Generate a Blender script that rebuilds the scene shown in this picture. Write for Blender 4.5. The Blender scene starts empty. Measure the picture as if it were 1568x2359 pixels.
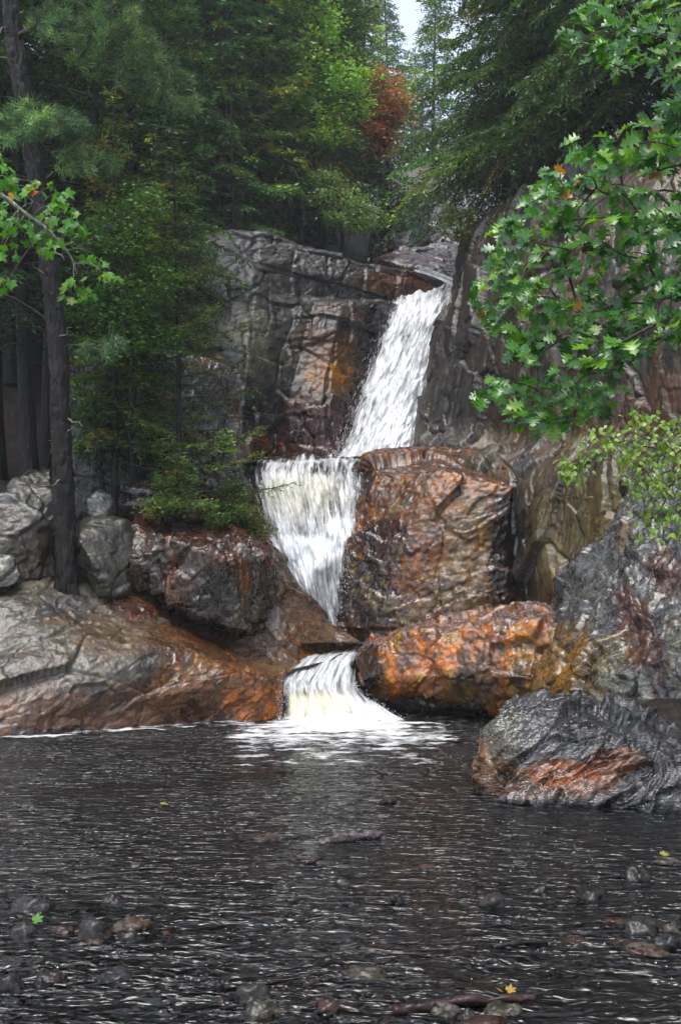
import bpy, bmesh, math, random
import numpy as np
from mathutils import Vector, Matrix

# ------------------------------------------------------------------ camera, world, sun, exposure
scene = bpy.context.scene
COL = scene.collection
CAM_H, FOC, HORIZON = 1.9, 2649.0, 1330.0          # eye height (m), focal length and horizon in 1568 x 2359 picture units
cam_data = bpy.data.cameras.new("camera")
cam = bpy.data.objects.new("camera", cam_data); COL.objects.link(cam)
cam.location = (0, 0, CAM_H); cam.rotation_euler = (math.radians(90), 0, 0)
cam_data.sensor_fit = 'VERTICAL'; cam_data.sensor_height = 36.0
cam_data.lens = 36.0 * FOC / 2359.0
cam_data.shift_y = (HORIZON - 2359 / 2) / 2359.0
cam_data.clip_start = 0.1; cam_data.clip_end = 1000
scene.camera = cam

SUN_EL, SUN_AZ = math.radians(72), math.radians(212)   # high, behind the camera to the left
world = bpy.data.worlds.new("World"); scene.world = world; world.use_nodes = True
nt = world.node_tree; nt.nodes.clear()
sky = nt.nodes.new('ShaderNodeTexSky'); sky.sky_type = 'NISHITA'; sky.sun_disc = False
sky.sun_elevation = SUN_EL; sky.sun_rotation = SUN_AZ
sky.air_density = 1.0; sky.dust_density = 2.5; sky.ozone_density = 1.0
hs = nt.nodes.new('ShaderNodeHueSaturation'); hs.inputs['Saturation'].default_value = 0.55
bg = nt.nodes.new('ShaderNodeBackground'); bg.inputs['Strength'].default_value = 0.15
wo = nt.nodes.new('ShaderNodeOutputWorld')
nt.links.new(sky.outputs[0], hs.inputs['Color']); nt.links.new(hs.outputs[0], bg.inputs[0]); nt.links.new(bg.outputs[0], wo.inputs[0])
sun_d = bpy.data.lights.new("sun", 'SUN'); sun_d.energy = 1.2; sun_d.angle = math.radians(30); sun_d.color = (1, 0.97, 0.92)
sun = bpy.data.objects.new("sun", sun_d); COL.objects.link(sun)
sdir = Vector((math.sin(SUN_AZ) * math.cos(SUN_EL), math.cos(SUN_AZ) * math.cos(SUN_EL), math.sin(SUN_EL)))
sun.rotation_euler = sdir.to_track_quat('Z', 'Y').to_euler(); sun.location = sdir * 60
scene.view_settings.view_transform = 'Standard'; scene.view_settings.look = 'None'
scene.view_settings.gamma = 1.0; scene.view_settings.use_curve_mapping = False
scene.view_settings.exposure = 1.4
scene.cycles.use_denoising = True
scene.cycles.use_adaptive_sampling = True; scene.cycles.adaptive_threshold = 0.03
scene.cycles.max_bounces = 5; scene.cycles.transparent_max_bounces = 24
scene.cycles.diffuse_bounces = 2; scene.cycles.glossy_bounces = 2; scene.cycles.volume_bounces = 0
scene.cycles.caustics_reflective = False; scene.cycles.caustics_refractive = False

# ------------------------------------------------------------------ helpers
RNG = np.random.default_rng(7)
def W(x, y, d):
    """picture point at distance d -> world"""
    return np.array(((x - 784.0) / FOC * d, d, CAM_H + (HORIZON - y) / FOC * d))
def WZ(x, d, z):
    return np.array(((x - 784.0) / FOC * d, d, z))
def on_water(x, y, z=0.0):
    d = (CAM_H - z) * FOC / (y - HORIZON)
    return np.array(((x - 784.0) / FOC * d, d, z))
def smooth(a, b, x):
    t = np.clip((x - a) / (b - a), 0, 1); return t * t * (3 - 2 * t)
def unit(v):
    return v / np.maximum(np.linalg.norm(v, axis=-1, keepdims=True), 1e-9)

def _hash(ix, iy, iz, seed):
    u = np.uint32
    h = ix.astype(u) * u(374761393) + iy.astype(u) * u(668265263) + iz.astype(u) * u(1442695041) + u((seed * 974711) & 0xffffffff)
    h = (h ^ (h >> u(13))) * u(1274126177)
    h = (h ^ (h >> u(16))) * u(2246822519)
    return h ^ (h >> u(15))
def vnoise(p, seed=0):
    p = np.asarray(p, np.float32); i = np.floor(p).astype(np.int32); f = p - i
    u = f * f * f * (f * (f * 6 - 15) + 10)
    r = np.float32(0)
    for dx in (0, 1):
        wx = u[:, 0] if dx else 1 - u[:, 0]
        for dy in (0, 1):
            wy = u[:, 1] if dy else 1 - u[:, 1]
            for dz in (0, 1):
                wz = u[:, 2] if dz else 1 - u[:, 2]
                r = r + wx * wy * wz * (_hash(i[:, 0] + dx, i[:, 1] + dy, i[:, 2] + dz, seed).astype(np.float32) * np.float32(4.6566129e-10) - np.float32(1))
    return r.astype(float)
_ROT = [np.array(Matrix.Rotation(a, 3, Vector(v))) for a, v in ((0.6, (1, 2, 3)), (1.9, (3, -1, 1)), (2.7, (-1, 1, 2)), (1.1, (2, 1, -2)))]
def fbm(p, seed=0, octs=4, gain=0.5):
    p = np.asarray(p, float); a, s, tot = 1.0, 0, 0
    for o in range(octs):
        q = p @ _ROT[o % 4] * 2.03 ** o + 17.3 * o
        s = s + a * 0.72 * (vnoise(q, seed + o * 31) + vnoise(q @ _ROT[3] * 1.17 + 5.1, seed + o * 31 + 7)); tot += a; a *= gain
    return s / tot
def worley(p, seed=0):
    i = np.floor(p).astype(np.int32); n = len(p)
    f1 = np.full(n, 9.0); f2 = np.full(n, 9.0); cid = np.zeros(n, np.int64); cv = np.zeros((n, 3))
    for dx in (-1, 0, 1):
        for dy in (-1, 0, 1):
            for dz in (-1, 0, 1):
                c = i + np.array((dx, dy, dz), np.int32)
                h = _hash(c[:, 0], c[:, 1], c[:, 2], seed).astype(np.int64)
                q = c + np.stack([(h & 1023) / 1023.0, ((h >> 10) & 1023) / 1023.0, ((h >> 20) & 1023) / 1023.0], 1)
                v = p - q; d = np.einsum('ij,ij->i', v, v)
                b = d < f1
                f2 = np.where(b, f1, np.minimum(f2, d)); f1 = np.where(b, d, f1)
                cid = np.where(b, h, cid); cv = np.where(b[:, None], v, cv)
    return np.sqrt(f1), np.sqrt(f2), cid, cv
def blocks(p, seed=0, tilt=0.8, crack=0.5, cw=0.10, warp=0.25):
    w = np.stack([fbm(p * 1.3 + k * 7.7, seed + k, 2) for k in range(3)], 1)
    f1, f2, cid, cv = worley(p + warp * w, seed)
    r = (cid % 1009) / 504.5 - 1
    g = np.stack([(cid // 7 % 997) / 498.5 - 1, (cid // 131 % 991) / 495.5 - 1, (cid // 911 % 983) / 491.5 - 1], 1)
    return 0.5 * r + tilt * np.einsum('ij,ij->i', g, cv) - crack * (1 - smooth(0, cw, f2 - f1))
def rot(rx, ry, rz):
    return np.array(Matrix.Rotation(math.radians(rz), 3, 'Z') @ Matrix.Rotation(math.radians(ry), 3, 'Y') @ Matrix.Rotation(math.radians(rx), 3, 'X'))

def mesh_arrays(name, V, F, mat=None, col=None, smooth_shade=True, uv=None):
    """F: (n,k) int array or list of such arrays"""
    Fs = F if isinstance(F, list) else [F]
    me = bpy.data.meshes.new(name)
    V = np.asarray(V, np.float32)
    me.vertices.add(len(V)); me.vertices.foreach_set('co', V.ravel())
    nl = sum(f.size for f in Fs); npoly = sum(len(f) for f in Fs)
    me.loops.add(nl); me.loops.foreach_set('vertex_index', np.concatenate([f.ravel() for f in Fs]).astype(np.int32))
    tot = np.concatenate([np.full(len(f), f.shape[1], np.int32) for f in Fs])
    start = np.concatenate([[0], np.cumsum(tot)[:-1]]).astype(np.int32)
    me.polygons.add(npoly); me.polygons.foreach_set('loop_start', start)
    me.polygons.foreach_set('use_smooth', np.full(npoly, smooth_shade, bool))
    me.update(calc_edges=True); me.validate()
    if col is not None:
        c = np.asarray(col, np.float32)
        if c.shape[1] == 3: c = np.concatenate([c, np.ones((len(c), 1), np.float32)], 1)
        a = me.color_attributes.new('Col', 'FLOAT_COLOR', 'POINT'); a.data.foreach_set('color', c.ravel())
    if uv is not None:
        l = me.uv_layers.new(name='UVMap')
        idx = np.concatenate([f.ravel() for f in Fs])
        l.data.foreach_set('uv', np.asarray(uv, np.float32)[idx].ravel())
    if mat: me.materials.append(mat)
    return me
def link(name, me, parent=None, loc=None):
    o = bpy.data.objects.new(name, me); COL.objects.link(o)
    if loc is not None: o.location = loc
    if parent is not None: o.parent = parent
    return o
def tag(o, label, cat, group=None):
    o['label'] = label; o['category'] = cat
    if group: o['group'] = group
    return o
def empty(name, loc, label, cat, group=None):
    o = bpy.data.objects.new(name, None); COL.objects.link(o); o.location = loc; o.empty_display_size = 0.2
    return tag(o, label, cat, group)
def copy_tree(o, parent=None):
    c = o.copy(); COL.objects.link(c); c.parent = parent
    for ch in o.children: copy_tree(ch, c)
    return c
def normals_of(V, F):
    me = mesh_arrays('tmp', V, F); n = np.zeros(len(V) * 3, np.float32)
    me.vertices.foreach_get('normal', n); bpy.data.meshes.remove(me)
    return n.reshape(-1, 3).astype(float)

# ------------------------------------------------------------------ materials
def new_mat(name):
    m = bpy.data.materials.new(name); m.use_nodes = True; n = m.node_tree.nodes; n.clear()
    out = n.new('ShaderNodeOutputMaterial')
    return m, m.node_tree, out
def N(t, kind, **kw):
    nd = t.nodes.new(kind)
    for k, v in kw.items():
        if k in nd.inputs.keys(): nd.inputs[k].default_value = v
        else: setattr(nd, k, v)
    return nd
def L(t, a, b): t.links.new(a, b)
def math_node(t, op, a, b=None, clamp=False):
    m = t.nodes.new('ShaderNodeMath'); m.operation = op; m.use_clamp = clamp
    for i, v in enumerate((a, b)):
        if v is None: continue
        if isinstance(v, (int, float)): m.inputs[i].default_value = v
        else: t.links.new(v, m.inputs[i])
    return m.outputs[0]
def map_range(t, v, a, b, c, d):
    m = t.nodes.new('ShaderNodeMapRange'); m.inputs[1].default_value = a; m.inputs[2].default_value = b
    m.inputs[3].default_value = c; m.inputs[4].default_value = d; t.links.new(v, m.inputs[0]); return m.outputs[0]

def rock_material(name, grain=26.0, stretch=(1, 1, 1), tilt=(0, 0, 0), bump=0.5, bump_d=0.035, vary=0.75, spec=0.7):
    m, t, out = new_mat(name)
    tc = N(t, 'ShaderNodeTexCoord'); mp = N(t, 'ShaderNodeMapping'); L(t, tc.outputs['Object'], mp.inputs[0])
    mp.inputs['Rotation'].default_value = [math.radians(a) for a in tilt]; mp.inputs['Scale'].default_value = stretch
    at = N(t, 'ShaderNodeAttribute', attribute_name='Col')
    n1 = N(t, 'ShaderNodeTexNoise', Scale=grain, Detail=3.0, Roughness=0.7); L(t, mp.outputs[0], n1.inputs['Vector'])
    n2 = N(t, 'ShaderNodeTexNoise', Scale=grain * 0.22, Detail=3.0, Roughness=0.65); L(t, mp.outputs[0], n2.inputs['Vector'])
    n3 = N(t, 'ShaderNodeTexNoise', Scale=grain * 3.5, Detail=1.0, Roughness=0.5); L(t, tc.outputs['Object'], n3.inputs['Vector'])
    k1 = map_range(t, n1.outputs[0], 0.28, 0.72, 1 - vary, 1 + vary)
    k2 = map_range(t, n2.outputs[0], 0.3, 0.7, 1 - vary * 0.8, 1 + vary * 0.8)
    k3 = map_range(t, n3.outputs[0], 0.3, 0.7, 0.5, 1.5)
    k = math_node(t, 'MULTIPLY', math_node(t, 'MULTIPLY', k1, k2), k3)
    mu = N(t, 'ShaderNodeVectorMath', operation='SCALE'); L(t, at.outputs['Color'], mu.inputs[0]); L(t, k, mu.inputs['Scale'])
    b = N(t, 'ShaderNodeBsdfPrincipled'); L(t, mu.outputs[0], b.inputs['Base Color'])
    r = math_node(t, 'MULTIPLY', at.outputs['Alpha'], map_range(t, n1.outputs[0], 0.3, 0.7, 0.75, 1.3), True)
    L(t, r, b.inputs['Roughness']); b.inputs['Specular IOR Level'].default_value = spec
    h = math_node(t, 'ADD', math_node(t, 'MULTIPLY', n1.outputs[0], 0.5), math_node(t, 'MULTIPLY', n2.outputs[0], 1.1))
    bp = N(t, 'ShaderNodeBump', Strength=bump, Distance=bump_d); L(t, h, bp.inputs['Height']); L(t, bp.outputs[0], b.inputs['Normal'])
    L(t, b.outputs[0], out.inputs[0])
    return m
M_ROCK = rock_material('wet_rock', 26, bump=0.42, bump_d=0.04, spec=0.65, vary=0.85)
M_ROCK_FAR = rock_material('far_rock', 20, bump=0.5, bump_d=0.04, spec=0.4, vary=0.85)
M_ROCK_STREAK = rock_material('streaked_rock', 18, stretch=(1.3, 1.3, 0.6), tilt=(0, 8, 0), bump=0.7, bump_d=0.05, vary=0.8)
M_ROCK_FOL = rock_material('foliated_rock', 20, stretch=(0.55, 1.2, 1.9), tilt=(0, 33, 0), bump=0.55, bump_d=0.05, spec=0.85)
M_STONE = rock_material('river_stone', 30, bump=0.35, bump_d=0.015, vary=0.5, spec=0.25)

def leaf_material(name, rough=0.35, trans=0.35, spec=0.5, fixed=None, grain=0.25):
    m, t, out = new_mat(name)
    if fixed is None:
        at = N(t, 'ShaderNodeAttribute', attribute_name='Col'); c = at.outputs['Color']
    else:
        oi = N(t, 'ShaderNodeObjectInfo'); cr = N(t, 'ShaderNodeValToRGB'); L(t, oi.outputs['Random'], cr.inputs[0])
        e = cr.color_ramp.elements
        while len(e) < len(fixed): e.new(0.5)
        for k, (p, q) in enumerate(fixed): e[k].position = p; e[k].color = (*q, 1)
        c = cr.outputs[0]
    tc = N(t, 'ShaderNodeTexCoord'); n = N(t, 'ShaderNodeTexNoise', Scale=40.0, Detail=2.0); L(t, tc.outputs['Object'], n.inputs['Vector'])
    mu = N(t, 'ShaderNodeVectorMath', operation='SCALE'); L(t, c, mu.inputs[0]); L(t, map_range(t, n.outputs[0], 0.3, 0.7, 1 - grain, 1 + grain), mu.inputs['Scale'])
    b = N(t, 'ShaderNodeBsdfPrincipled', Roughness=rough); b.inputs['Specular IOR Level'].default_value = spec
    L(t, mu.outputs[0], b.inputs['Base Color'])
    tr = N(t, 'ShaderNodeBsdfTranslucent'); 
    m2 = N(t, 'ShaderNodeVectorMath', operation='MULTIPLY'); L(t, mu.outputs[0], m2.inputs[0]); m2.inputs[1].default_value = (1.5, 1.35, 0.6); L(t, m2.outputs[0], tr.inputs[0])
    mx = N(t, 'ShaderNodeMixShader'); mx.inputs[0].default_value = trans
    L(t, b.outputs[0], mx.inputs[1]); L(t, tr.outputs[0], mx.inputs[2]); L(t, mx.outputs[0], out.inputs[0])
    return m
M_NEEDLE = leaf_material('conifer_needles', 0.42, 0.25, 0.35)
M_LEAF = leaf_material('broad_leaves', 0.38, 0.35, 0.45)
G1, G2, G3, G4 = (0.030, 0.17, 0.022), (0.022, 0.11, 0.020), (0.055, 0.23, 0.020), (0.035, 0.14, 0.03)
M_OAK = leaf_material('oak_leaves', 0.24, 0.30, 0.85, fixed=[(0.0, G2), (0.35, G1), (0.7, G4), (0.88, G3), (0.975, (0.10, 0.24, 0.03)), (1.0, (0.45, 0.16, 0.03))], grain=0.2)
M_MAPLE = leaf_material('maple_leaves', 0.3, 0.4, 0.6, fixed=[(0.0, (0.06, 0.22, 0.02)), (0.35, (0.10, 0.25, 0.02)), (0.6, (0.17, 0.22, 0.025)), (0.8, (0.30, 0.16, 0.02)), (1.0, (0.40, 0.05, 0.02))], grain=0.3)
M_BIRCH = leaf_material('birch_leaves', 0.3, 0.35, 0.6, fixed=[(0.0, (0.07, 0.16, 0.03)), (0.5, (0.12, 0.22, 0.05)), (0.85, (0.19, 0.28, 0.07)), (1.0, (0.28, 0.26, 0.05))], grain=0.15)

def bark_material(name, c1, c2, scale=14, rough=0.7):
    m, t, out = new_mat(name)
    tc = N(t, 'ShaderNodeTexCoord'); mp = N(t, 'ShaderNodeMapping'); L(t, tc.outputs['Object'], mp.inputs[0]); mp.inputs['Scale'].default_value = (1, 1, 0.22)
    n = N(t, 'ShaderNodeTexNoise', Scale=scale, Detail=7.0, Roughness=0.7); L(t, mp.outputs[0], n.inputs['Vector'])
    v = N(t, 'ShaderNodeTexVoronoi', Scale=scale * 1.6); L(t, mp.outputs[0], v.inputs['Vector'])
    li = N(t, 'ShaderNodeTexNoise', Scale=scale * 1.3, Detail=4.0, Roughness=0.7); L(t, tc.outputs['Object'], li.inputs['Vector'])
    cr = N(t, 'ShaderNodeMix', data_type='RGBA'); cr.inputs[6].default_value = (*c1, 1); cr.inputs[7].default_value = (*c2, 1); L(t, map_range(t, n.outputs[0], 0.35, 0.7, 0, 1), cr.inputs[0])
    c3 = N(t, 'ShaderNodeMix', data_type='RGBA'); L(t, cr.outputs[2], c3.inputs[6]); c3.inputs[7].default_value = (0.12, 0.12, 0.10, 1); L(t, map_range(t, li.outputs[0], 0.64, 0.72, 0, 0.8), c3.inputs[0])
    b = N(t, 'ShaderNodeBsdfPrincipled', Roughness=rough); b.inputs['Specular IOR Level'].default_value = 0.22; L(t, c3.outputs[2], b.inputs['Base Color'])
    h = math_node(t, 'ADD', n.outputs[0], math_node(t, 'MULTIPLY', v.outputs['Distance'], 0.7))
    bp = N(t, 'ShaderNodeBump', Strength=0.9, Distance=0.03); L(t, h, bp.inputs['Height']); L(t, bp.outputs[0], b.inputs['Normal'])
    L(t, b.outputs[0], out.inputs[0]); return m
M_BARK = bark_material('wet_bark', (0.004, 0.0035, 0.003), (0.020, 0.017, 0.016), 13, 0.5)
M_TWIG = bark_material('twig_bark', (0.03, 0.025, 0.02), (0.09, 0.075, 0.06), 30, 0.6)
M_LICHEN = bark_material('lichen_twig', (0.10, 0.10, 0.08), (0.30, 0.31, 0.24), 30, 0.8)

def water_material(name, tint=(0.14, 0.11, 0.085), fine=1.0):
    m, t, out = new_mat(name)
    tc = N(t, 'ShaderNodeTexCoord'); mp = N(t, 'ShaderNodeMapping'); L(t, tc.outputs['Object'], mp.inputs[0]); mp.inputs['Scale'].default_value = (0.5, 1.1, 1)
    n1 = N(t, 'ShaderNodeTexNoise', Scale=9.0 * fine, Detail=2.0, Roughness=0.55, Distortion=0.9); L(t, mp.outputs[0], n1.inputs['Vector'])
    n2 = N(t, 'ShaderNodeTexNoise', Scale=24.0 * fine, Detail=1.0, Roughness=0.6); L(t, mp.outputs[0], n2.inputs['Vector'])
    h = math_node(t, 'ADD', n1.outputs[0], math_node(t, 'MULTIPLY', n2.outputs[0], 0.14))
    n3 = N(t, 'ShaderNodeTexNoise', Scale=0.7, Detail=2.0); L(t, tc.outputs['Object'], n3.inputs['Vector'])
    h = math_node(t, 'MULTIPLY', h, map_range(t, n3.outputs[0], 0.35, 0.65, 0.5, 1.5))
    bp = N(t, 'ShaderNodeBump', Strength=1.0, Distance=0.12); L(t, h, bp.inputs['Height'])
    gl = N(t, 'ShaderNodeBsdfGlossy', Roughness=0.17); L(t, bp.outputs[0], gl.inputs['Normal'])
    tr = N(t, 'ShaderNodeBsdfTransparent'); tr.inputs[0].default_value = (*tint, 1)
    fr = N(t, 'ShaderNodeFresnel', IOR=1.55); L(t, bp.outputs[0], fr.inputs['Normal'])
    mx = N(t, 'ShaderNodeMixShader'); L(t, fr.outputs[0], mx.inputs[0]); L(t, tr.outputs[0], mx.inputs[1]); L(t, gl.outputs[0], mx.inputs[2])
    L(t, mx.outputs[0], out.inputs[0]); return m
M_WATER = water_material('pool_water')

def fall_material(name, su=10.0, sv=1.3, colour=(0.86, 0.88, 0.90), warm=(0.78, 0.75, 0.55), soft=0.55):
    """white water: Col.r = how dense the water is, Col.g = how cream coloured"""
    m, t, out = new_mat(name)
    uv = N(t, 'ShaderNodeUVMap'); mp = N(t, 'ShaderNodeMapping'); L(t, uv.outputs[0], mp.inputs[0]); mp.inputs['Scale'].default_value = (su, sv, 1)
    at = N(t, 'ShaderNodeAttribute', attribute_name='Col'); sp = N(t, 'ShaderNodeSeparateColor'); L(t, at.outputs['Color'], sp.inputs[0])
    n1 = N(t, 'ShaderNodeTexNoise', Scale=1.0, Detail=6.0, Roughness=0.62, Distortion=0.35); L(t, mp.outputs[0], n1.inputs['Vector'])
    mp2 = N(t, 'ShaderNodeMapping'); L(t, uv.outputs[0], mp2.inputs[0]); mp2.inputs['Scale'].default_value = (su * 3.2, sv * 3.2, 1)
    n2 = N(t, 'ShaderNodeTexNoise', Scale=1.0, Detail=3.0, Roughness=0.6); L(t, mp2.outputs[0], n2.inputs['Vector'])
    s = math_node(t, 'ADD', math_node(t, 'MULTIPLY', n1.outputs[0], 1.0), math_node(t, 'MULTIPLY', n2.outputs[0], 0.22))
    s = math_node(t, 'SUBTRACT', s, 0.61)                     # centred on 0
    a = math_node(t, 'ADD', math_node(t, 'MULTIPLY', s, 2.6), sp.outputs[0])
    a = map_range(t, a, 0.5 - soft, 0.5 + soft, 0, 1)
    cm = N(t, 'ShaderNodeMix', data_type='RGBA'); L(t, sp.outputs[1], cm.inputs[0]); cm.inputs[6].default_value = (*colour, 1); cm.inputs[7].default_value = (*warm, 1)
    b = N(t, 'ShaderNodeBsdfPrincipled', Roughness=0.35); L(t, cm.outputs[2], b.inputs['Base Color'])
    bp = N(t, 'ShaderNodeBump', Strength=0.35, Distance=0.05); L(t, s, bp.inputs['Height']); L(t, bp.outputs[0], b.inputs['Normal'])
    tl = N(t, 'ShaderNodeBsdfTranslucent'); L(t, cm.outputs[2], tl.inputs[0])
    m1 = N(t, 'ShaderNodeMixShader'); m1.inputs[0].default_value = 0.12; L(t, b.outputs[0], m1.inputs[1]); L(t, tl.outputs[0], m1.inputs[2])
    tr = N(t, 'ShaderNodeBsdfTransparent'); gl = N(t, 'ShaderNodeBsdfGlossy', Roughness=0.12); L(t, bp.outputs[0], gl.inputs['Normal'])
    fr = N(t, 'ShaderNodeFresnel', IOR=1.33); L(t, bp.outputs[0], fr.inputs['Normal'])
    cl = N(t, 'ShaderNodeMixShader'); L(t, math_node(t, 'MULTIPLY', fr.outputs[0], sp.outputs[2]), cl.inputs[0]); L(t, tr.outputs[0], cl.inputs[1]); L(t, gl.outputs[0], cl.inputs[2])
    mx = N(t, 'ShaderNodeMixShader'); L(t, a, mx.inputs[0]); L(t, cl.outputs[0], mx.inputs[1]); L(t, m1.outputs[0], mx.inputs[2])
    L(t, mx.outputs[0], out.inputs[0]); return m
M_FALL = fall_material('falling_water')
M_FALL_FINE = fall_material('thin_falling_water', su=16, sv=1.5, soft=0.38)
M_FOAM = fall_material('foam', su=2.6, sv=4.5, colour=(0.80, 0.82, 0.85), warm=(0.78, 0.76, 0.64), soft=0.30)
def plain_mat(name, c, rough):
    m, t, out = new_mat(name)
    tc = N(t, 'ShaderNodeTexCoord'); n = N(t, 'ShaderNodeTexNoise', Scale=30.0, Detail=3.0); L(t, tc.outputs['Object'], n.inputs['Vector'])
    cm = N(t, 'ShaderNodeVectorMath', operation='SCALE'); cm.inputs[0].default_value = c; L(t, map_range(t, n.outputs[0], 0.3, 0.7, 0.8, 1.2), cm.inputs['Scale'])
    b = N(t, 'ShaderNodeBsdfPrincipled', Roughness=rough); L(t, cm.outputs[0], b.inputs['Base Color']); L(t, b.outputs[0], out.inputs[0]); return m
M_SPRAY = plain_mat('spray', (0.5, 0.52, 0.55), 0.4)
# ------------------------------------------------------------------ rock builders
GREY = (0.200, 0.190, 0.165); PALE = (0.30, 0.28, 0.23); DARK = (0.030, 0.027, 0.027); BROWN = (0.105, 0.058, 0.032)
RUST = (0.42, 0.14, 0.022); ORANGE = (0.60, 0.21, 0.018); RED = (0.17, 0.055, 0.040); TAN = (0.27, 0.185, 0.095)
PURP = (0.105, 0.080, 0.090); LICHEN = (0.34, 0.35, 0.24); NEEDLES = (0.085, 0.032, 0.018); BLACK = (0.012, 0.011, 0.012); BLUEG = (0.17, 0.175, 0.185)
DKBROWN = (0.050, 0.030, 0.020); OCHRE = (0.20, 0.14, 0.06)

def paint(co, no, base, layers, rough=0.42, seed=0, gain=1.0):
    col = np.tile(np.array((*base, rough)), (len(co), 1))
    for k, ly in enumerate(layers):
        kind = ly[0]; sd = seed + 13 * k
        if kind == 'noise':                               # ('noise', (sx,sy,sz), lo, hi, colour, strength[, rough])
            _, sc, lo, hi, c, st, *r = ly
            m = smooth(lo, hi, fbm(co * np.array(sc), sd, 5)) * st
        elif kind == 'blob':                              # ('blob', (x,y,d), (rx,ry,rz) metres, colour, strength[, rough])
            _, ctr, rad, c, st, *r = ly
            q = (co - W(*ctr)) / np.array(rad)
            m = smooth(1.15, 0.55, np.linalg.norm(q, axis=1) + 0.55 * fbm(co * 2.2, sd, 4) + 0.22 * fbm(co * 9, sd + 5, 3)) * st
        elif kind == 'z':                                 # ('z', full below z0, none above z1, colour, strength[, rough])
            _, z0, z1, c, st, *r = ly
            m = smooth(z1, z0, co[:, 2] + 0.30 * fbm(co * 1.7, sd, 4) + 0.1 * fbm(co * 8, sd + 3, 3)) * st
        elif kind == 'up':                                # ('up', lo, hi, colour, strength[, rough])  tint on upward faces: wet sheen painted as colour, moss on the outcrop
            _, lo, hi, c, st, *r = ly
            m = smooth(lo, hi, no[:, 2] + 0.35 * fbm(co * 3, sd, 4)) * st
        elif kind == 'seam':                              # ('seam', (x0,y0,d0),(x1,y1,d1), width m, colour, strength[, rough])
            _, a, b2, wd, c, st, *r = ly
            A, B = W(*a), W(*b2); ab = B - A
            tt = np.clip(((co - A) @ ab) / (ab @ ab), 0, 1); ds = np.linalg.norm((co - A) - tt[:, None] * ab, axis=1)
            m = smooth(1.0, 0.4, (ds / wd) * (1 + 0.5 * fbm(co * 5, sd, 3))) * st
        r = r[0] if r else None
        col[:, :3] += (np.array(c) - col[:, :3]) * m[:, None]
        if r is not None: col[:, 3] += (r - col[:, 3]) * m
    g = col[:, :3].mean(1, keepdims=True); col[:, :3] = np.maximum(g + (col[:, :3] - g) * 1.5, 0.003) * 0.36 * gain; col[:, 3] *= 0.52                 # everything is soaked by the rain
    return col

def joints(q, seed, crack=0.35, cw=0.06):
    """rock split into rough rectangular blocks, each set back by its own amount"""
    w = q + 0.10 * np.stack([fbm(q * 0.9 + 5 * k, seed + k, 2) for k in range(3)], 1)
    row = np.floor(w[:, 2]).astype(np.int64); z0 = 0 * row
    u = w[:, 0] + (_hash(row, z0, z0, seed) % 97) / 97.0; ix = np.floor(u).astype(np.int64); fu = u - ix; fz = w[:, 2] - row
    h = _hash(ix, row, z0, seed + 5).astype(np.int64); e = np.minimum(np.minimum(fu, 1 - fu), np.minimum(fz, 1 - fz))
    return ((h % 991) / 495.5 - 1) + 0.9 * ((h // 991 % 97) / 48.5 - 1) * (fu - 0.5) + 0.7 * ((h // 7919 % 89) / 44.5 - 1) * (fz - 0.5) - crack * (1 - smooth(0, cw, e))
def rock_disp(co, no, seed, amps=(0.10, 0.10, 0.05, 0.02), size=(2.0, 0.9, 0.38, 0.14), aniso=(1, 1, 1), R=None, crack=0.5, block=None):
    q = co @ (R if R is not None else np.eye(3)) / np.array(aniso)
    d = amps[0] * 1.3 * fbm(q / size[0], seed, 3)
    d = d + 0.75 * amps[1] * blocks(q / size[1], seed + 1, 1.0, crack * 0.5, 0.05, 0.12)
    d = d + 0.60 * amps[2] * blocks(q / size[2], seed + 2, 1.1, crack * 0.35, 0.06, 0.12)
    d = d + 0.70 * amps[3] * blocks(q / size[3], seed + 3, 1.1, 0.15, 0.08, 0.1)
    if block: d = d + block[0] * joints(co @ rot(0, block[2], block[3]) / np.array(block[1]), seed + 8)
    r = 1 - np.abs(fbm(q / size[2], seed + 5, 5, 0.6)) * 2.2                      # sharp ridges
    d = d + 0.20 * amps[2] * r + amps[3] * 0.9 * fbm(q / size[3] * 1.6, seed + 4, 3, 0.6)
    return d
def laplace(V, F, it):
    E = np.concatenate([F[:, [0, 1]], F[:, [1, 2]], F[:, [2, 3]], F[:, [3, 0]]])
    for _ in range(it):
        acc = np.zeros_like(V); cnt = np.zeros(len(V))
        for k in range(3):
            acc[:, k] = np.bincount(E[:, 0], V[E[:, 1], k], len(V)) + np.bincount(E[:, 1], V[E[:, 0], k], len(V))
        cnt = np.bincount(E[:, 0], minlength=len(V)) + np.bincount(E[:, 1], minlength=len(V))
        V = 0.4 * V + 0.6 * acc / np.maximum(cnt, 1)[:, None]
    return V
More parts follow.
